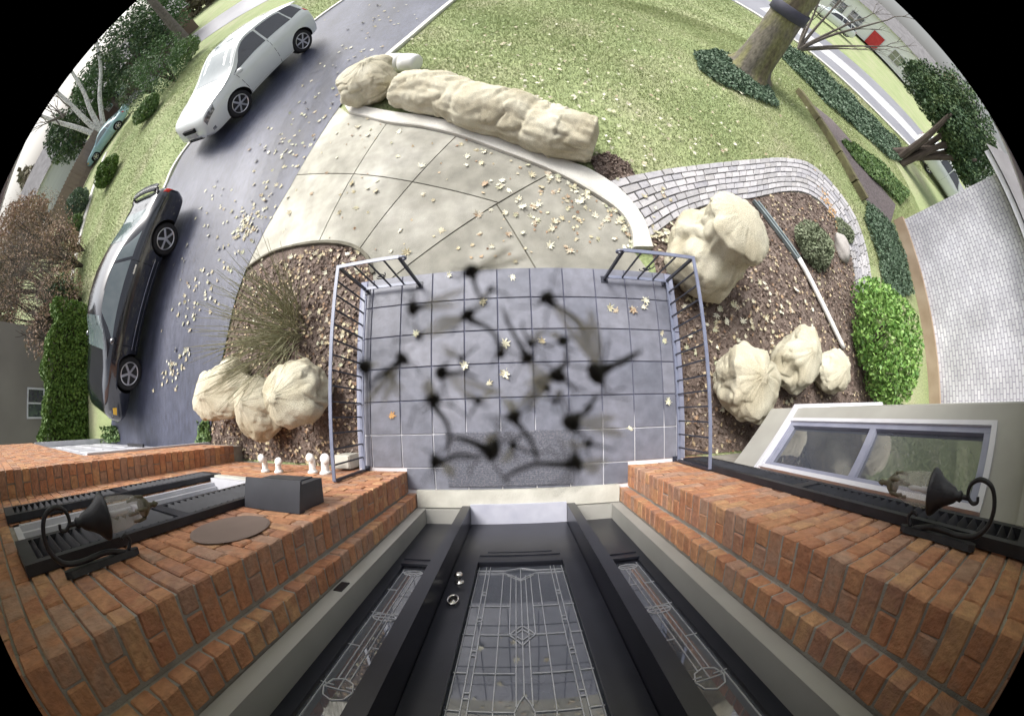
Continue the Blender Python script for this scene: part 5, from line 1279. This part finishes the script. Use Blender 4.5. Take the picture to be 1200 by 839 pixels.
m_ = MB(); m_.box((-16.99,-2.6,-.25), (-16.95,-1.7,.1)); m_.build('vent', 'arch', gh)
m_ = MB(); m_.add([(-24.5,-7.5,4.2),(-16.5,-7.5,4.2),(-16.5,4.1,4.2),(-24.5,4.1,4.2),(-20.5,-7.5,6.6),(-20.5,4.1,6.6)], [(0,4,5,3),(1,2,5,4),(0,1,4),(3,5,2)]); m_.build('roof', 'roof', gh)
for i, (px, py, rho, r_, zc, mat, lab) in enumerate(((192,82,23,(1.7,1.7,1.5),.6,'shrubleaf','rounded green shrub nearest the silver-white SUV windscreen'),(168,98,27,(1.9,1.9,1.6),.5,'darkever','dark green shrub between the rounded shrub and the teal car'),(215,62,25,(1.2,1.2,.9),.1,'ivy_lime','small yellowish-green shrub beside the SUV roof'),(127,202,20,(.75,.85,.6),-.05,'evergreen','light green shrub at the end of the white neighbour kerb'),(91,236,24,(.9,.9,.8),.1,'ivy','blue-green shrub in front of the wooden fence'),(84,264,22.5,(.65,.65,.6),-.1,'ivy_lime','small lime shrub beside the white neighbour kerb'),(172,128,21,(.8,.8,.55),-.1,'ivy_lime','low green shrub beyond the left lawn and the SUV bonnet'),(55,352,15.5,(.8,.9,.9),.2,'darkever','dark green shrub behind the black car roof'),(18,505,13,(.9,1.2,.7),-.1,'shrubleaf','green shrub below the grey house by the garage corner'))):
    p = polar(px, py, rho); shrub('garden_shrub', lab, 'shrub', (p.x,p.y,gz(p.x,p.y)+r_[2]*.85+zc*.3), r_, 2600, .14, mat, 60+i)
for i, (px, py, rho, rad, zc) in enumerate(((62,300,17,1.5,.5),(40,330,18.5,1.9,.7),(70,345,15,1.1,.3),(28,285,23,2.3,.9),(52,265,24,1.7,.4),(22,375,19,1.8,.7),(60,385,14.5,1.0,.5),(15,330,24,2.4,1.0),(75,285,18,.9,.2))):
    p = polar(px, py, rho); z_ = zat(px, py, rho)
    t = shrub('russet_shrub', ('russet leafless-looking shrub straight behind the black car roof','wide russet shrub in the middle of the thicket left of the black car','low russet shrub just above the clipped hedge','tall russet shrub farthest up the thicket','russet shrub below the wooden fence','russet shrub beside the grey house corner','russet shrub touching the clipped hedge top','tall russet shrub at the outer edge of the view','small russet shrub next to the white neighbour kerb')[i], 'shrub', (p.x,p.y,z_), (rad,rad,max(.7,rad*.8)), 1900, .09, 'russet', 80+i, 'russet shrubs on the left')
    m_ = MB(); q = random.Random(i+200); g0 = gz(p.x,p.y)
    for k in range(11): branchy(m_, Vector((p.x,p.y,g0)), Vector((q.uniform(-.5,.5),q.uniform(-.5,.5),1)).normalized(), rad*.8, .022, 4, q)
    m_.build('twigs', 'greybark', t)
m_ = MB(); q = random.Random(77); tp = Vector((-14.6,3.2,-.6)); br_t = thing('bare_shrub', 'small bare dark-branched tree in front of the grey house', 'tree', tp)
for k in range(4): branchy(m_, tp, Vector((q.uniform(-.6,.3),q.uniform(-.6,.4),1)).normalized(), 1.0, .06, 3, q)
m_.build('branches', 'darkbark', br_t)
# wooden fence, boards one by one
A, B = polar(52, 262, 30), polar(122, 160, 34); fn = thing('board_fence', 'weathered wooden board fence below the birch on the left', 'fence', (A+B)/2 + Vector((0,0,-.75)))
nb_ = 70; me = None; d = (B-A)/nb_; an = math.atan2(d.y, d.x)
for k in range(nb_):
    p = A + d*(k+.5)
    if me is None:
        m_ = MB(); m_.box((-.11,-.012,0), (.11,.012,1.75)); o = m_.build('board', 'greywood', fn, local=True); me = o.data
    else: o = inst(me, 'board', fn)
    o.location = p + Vector((0,0,-.75)) - Vector(fn.location); o.rotation_euler = (0,0,an); o.scale = (d.length/.24,1,1 + .02*math.sin(k*2.3))
for z_ in (-.3, .7):
    m_ = MB(); m_.bar(A+Vector((0,.05,z_)), B+Vector((0,.05,z_)), .05, .09); m_.build('fence_rail', 'greywood', fn)
# birch
bb = polar(108, 152, 36); bb.z = -.75; bi = thing('birch_tree', 'white-barked birch with four spreading stems behind the teal car', 'tree', bb)
for px, py in ((78,118),(62,142),(119,74),(97,104)):
    e = polar(px, py, 37); e.z = zat(px, py, 37)*1.0 + .2; m_ = MB(); md = bb.lerp(e,.5) + Vector((0,0,.25)); m_.tube(smooth_line([bb, md, e, e+(e-bb)*.6+Vector((0,0,2))], 5), [.26-.011*i for i in range(16)], 8); m_.build('stem', 'birch', bi)
m_ = MB(); q = random.Random(3)
for k in range(6): branchy(m_, bb+Vector((q.uniform(-1,1),q.uniform(-1,1),5)), Vector((q.uniform(-.8,.8),q.uniform(-.8,.8),1)).normalized(), 1.8, .06, 3, q)
m_.build('branches', 'greybark', bi)
# tall trunk at the top left
tb2 = polar(212, 42, 30); tb2.z = -.75; tt = thing('bare_tree', 'grey tree trunk standing behind the silver-white SUV', 'tree', tb2); m_ = MB(); m_.tube(smooth_line([tb2, tb2+Vector((-.2,.3,3)), tb2+Vector((-.3,.5,7))], 5), [.42-.02*i for i in range(11)], 10); m_.build('trunk', 'greybark', tt)
m_ = MB(); q = random.Random(6)
for k in range(4): branchy(m_, tb2+Vector((-.3,.5,6.8)), Vector((math.cos(k*1.6)*.7,math.sin(k*1.6)*.7,.8)).normalized(), 2, .18, 3, q)
m_.build('limbs', 'greybark', tt)
# houses far off
def far_house(label, c, rz, w, d, h_, wallm, windows, door=None, roofm='roof', rh=2.2, base=-.75):
    t = thing('far_house', label, 'house', (c[0],c[1],base), rz)
    m_ = MB(); m_.box((-w/2,-d,0), (w/2,0,h_)); m_.build('wall', wallm, t, False, True)
    m_ = MB(); m_.add([(-w/2-.5,.5,h_),(w/2+.5,.5,h_),(w/2+.5,-d/2,h_+rh),(-w/2-.5,-d/2,h_+rh),(-w/2-.5,-d-.5,h_),(w/2+.5,-d-.5,h_)], [(0,1,2,3),(3,2,5,4),(0,3,4),(1,5,2),(0,4,5,1)]); m_.build('roof', roofm, t, False, True)
    for x, z_, ww, hh in windows:
        m_ = MB(); e = .12; m_.box((x-ww/2-e,0,z_-e), (x+ww/2+e,.05,z_)); m_.box((x-ww/2-e,0,z_+hh), (x+ww/2+e,.05,z_+hh+e)); m_.box((x-ww/2-e,0,z_), (x-ww/2,.05,z_+hh)); m_.box((x+ww/2,0,z_), (x+ww/2+e,.05,z_+hh)); m_.box((x-.04,0,z_), (x+.04,.04,z_+hh)); m_.box((x-ww/2,.0,z_+hh/2-.03), (x+ww/2,.038,z_+hh/2+.03)); f_ = m_.build('window', 'whitetrim', t, False, True)
        m_ = MB(); m_.box((x-ww/2,.004,z_), (x+ww/2,.02,z_+hh)); m_.build('glass_pane', 'glass', f_, False, True)
    if door:
        x, ww, hh = door; m_ = MB(); m_.box((x-ww/2,.0,0), (x+ww/2,.05,hh)); dd = m_.build('door', 'reddoor', t, False, True)
        m_ = MB(); m_.box((x-ww/2-.15,-.01,0), (x-ww/2-.01,.07,hh+.15)); m_.box((x+ww/2+.01,-.01,0), (x+ww/2+.15,.07,hh+.15)); m_.box((x-ww/2-.01,-.01,hh+.01), (x+ww/2+.01,.07,hh+.15)); m_.build('door_frame', 'whitetrim', dd, False, True)
    return t
hc = polar(1021, 52, 58); az = math.atan2(-hc.y, -hc.x)
far_house('white house with a red door across the street', hc, az - math.pi/2 + R(8), 17, 9, 4.6, 'housewhite', [(-5.6,.9,1.7,1.8),(-3.2,.9,1.7,1.8),(3.2,.9,1.7,1.8),(5.6,.9,1.7,1.8)], (0,1.6,2.6), base=-.2)
hc = polar(1182, 190, 46); az = math.atan2(-hc.y, -hc.x); far_house('pale house end showing past the white brick wing', hc, az-math.pi/2, 9, 8, 5.2, 'housewhite', [(-2,1,1.2,1.5)])
hc = polar(30, 205, 48); az = math.atan2(-hc.y, -hc.x); far_house('white house with grey roof above the wooden fence', hc, az-math.pi/2, 11, 8, 3.6, 'housewhite', [(-4,1.6,1.4,1.4),(2,1.6,1.4,1.4)])
hc = polar(150, 72, 44); az = math.atan2(-hc.y, -hc.x); far_house('brown house with pale garage behind the dark green shrub', hc, az-math.pi/2, 13, 9, 3.2, 'housebrown', [(3,1.0,2.6,1.6),(-4,1.0,1.2,1.6)], None)
for i, (px, py, rho, rad, zz, mat, lab) in enumerate(((140,48,38,3.2,3.6,'darkever','dark evergreen crown at the upper edge beyond the brown house'),(175,22,40,3.0,3.5,'shrubleaf','green tree at the upper edge behind the grey trunk'),(62,150,42,2.6,3.2,'darkever','dark evergreen behind the leftmost birch stem'),(98,92,41,2.8,3.4,'shrubleaf','green tree between the birch stems and the brown house'),(12,262,33,2.6,2.6,'russet','brown-leaved tree left of the wooden fence'))):
    p = polar(px, py, rho); t = thing('background_tree', lab, 'tree', (p.x,p.y,-.75)); Vq, Fq = leafquads(ball_pts(4200, (p.x,p.y,zz), (rad,rad,rad*1.1), .3, 6, 300+i), .30, rs=np.random.default_rng(i)); np_mesh('crown', Vq, Fq, mat, t)
    m_ = MB(); m_.tube([(p.x,p.y,-.8),(p.x+.1,p.y,1.5),(p.x,p.y+.1,zz)], [.3,.24,.12], 8); m_.build('trunk', 'greybark', t)
# distant woods closing the horizon
rs = np.random.default_rng(55); Pn = []
for a0, a1, rad, n_, hh in ((118,206,72,16000,9),(8,64,95,14000,11),(64,118,90,3500,9)):
    an = np.radians(rs.uniform(a0,a1,n_)); rd = rad + rs.uniform(-5,9,n_); top_ = hh*(.65+.35*np.sin(an*23)*np.sin(an*51+1)); Pn.append(np.stack([np.cos(an)*rd, np.sin(an)*rd, -.8+rs.random(n_)**.8*top_],-1))
Vq, Fq = leafquads(np.concatenate(Pn), 1.1, rs=rs, aspect=.7)
MT['woods'] = M('distant_wood_leaf', [(.06,.07,.035),(.12,.11,.06),(.17,.14,.10),(.08,.11,.05)], .9, .08, .55)
tag(np_mesh('woods', Vq, Fq, 'woods'), 'distant wood behind the houses', kind='stuff')

# ================================================================ SMALL INSECTS RIGHT BELOW THE LENS
bug = [((553,320),(567,354),(622,300),7.5),((486,361),(502,358),(548,338),7),((549,371),(588,416),(500,398),7.5),((642,351),(690,402),(700,430),7.5),((617,418),(588,358),(640,470),7),((470,422),(428,458),(425,480),7),((427,430),(428,445),(445,425),6),((519,437),(560,444),(588,462),7),((508,470),(523,530),(500,440),8),((603,490),(630,545),(590,465),7.5),((574,527),(530,512),(580,505),10),((512,541),(560,537),(535,560),7),((702,436),(752,411),(690,360),11),((654,438),(662,410),(610,470),8),((671,494),(697,462),(735,510),9),((672,543),(588,563),(715,540),8.5),((650,470),(635,468),(660,455),3.5),((586,414),(580,405),(595,402),5),((455,438),(432,462),(470,470),4.5),((541,420),(560,405),(515,402),4),((622,402),(612,375),(640,385),4.5),((640,455),(620,472),(600,480),4.5),((560,470),(548,492),(590,455),4),((602,522),(640,530),(585,545),4.5),((690,520),(720,528),(660,520),4.5),((660,400),(676,412),(640,390),5),((492,395),(460,400),(520,380),3.5),((575,340),(600,352),(560,365),3.5)]
for i, (hd, tl, wg, rp_) in enumerate(bug):
    D = .055; u = D/FPX; q = random.Random(i+900); cpos = Vector((0,0,H))
    h3, t3, w3 = (cpos + ray(*p)*(D + q.uniform(-.003,.003)) for p in (hd, tl, wg)); dv = (t3-h3); L = dv.length; d = dv.normalized(); side = d.cross(Vector((0,0,1))).normalized(); bend = side*L*q.uniform(-.16,.16)
    pts = smooth_line([h3 - d*rp_*u*1.25, h3 - d*rp_*u*.6, h3, h3 + d*rp_*u*.9, h3.lerp(t3,.45)+bend, h3.lerp(t3,.75)+bend*.8, t3], 4); k = len(pts)
    rad = np.interp(np.linspace(0,1,k), [0,.06,.17,.30,.42,.6,.85,1], [.3,.85,1.15,1.25,.62,.33,.27,.14])*rp_*u*1.12
    rad = np.array([r_*(1 + .22*noise.noise(Vector((j_*1.7, i*5.1, 0)))) for j_, r_ in enumerate(rad)])
    m_ = MB(); m_.tube(pts, list(rad), 10)
    for s_ in range(6):
        a = (-1)**s_; st0 = h3 + d*rp_*u*(.1*s_-.2); kn = st0 + side*a*rp_*u*q.uniform(1.4,3.0) + d*rp_*u*q.uniform(-2,2) + Vector((0,0,rp_*u*.5)); m_.tube([st0, kn, kn + side*a*rp_*u*q.uniform(.2,2.2) + d*rp_*u*q.uniform(-3,3)], rp_*u*.11, 4)
    b_ = m_.build('insect', 'bugbody', None, True); tag(b_, 'small dark long-bodied winged insect just below the lens', 'insect', 'insects below the lens')
    for f_ in (1, .8):
        wd_ = (w3-h3); wd_ = Matrix.Rotation((1-f_)*1.6*q.choice((-1,1)), 3, 'Z') @ wd_; e = h3 + wd_*f_; ws = wd_.cross(Vector((0,0,1))).normalized()*rp_*u*.75
        o1 = Vector((0,0,rp_*u*.12)); P_ = [h3+o1, h3.lerp(e,.3)+ws*.7+o1, h3.lerp(e,.7)+ws+o1, e+o1, h3.lerp(e,.7)-ws*.8+o1, h3.lerp(e,.3)-ws*.5+o1]; P2 = [p - Vector((0,0,u*.6)) for p in P_]
        mesh('wing', P_+P2, [(0,1,2,3,4,5),(11,10,9,8,7,6)] + [(i_,6+i_,6+(i_+1)%6,(i_+1)%6) for i_ in range(6)], 'bugwing', b_)
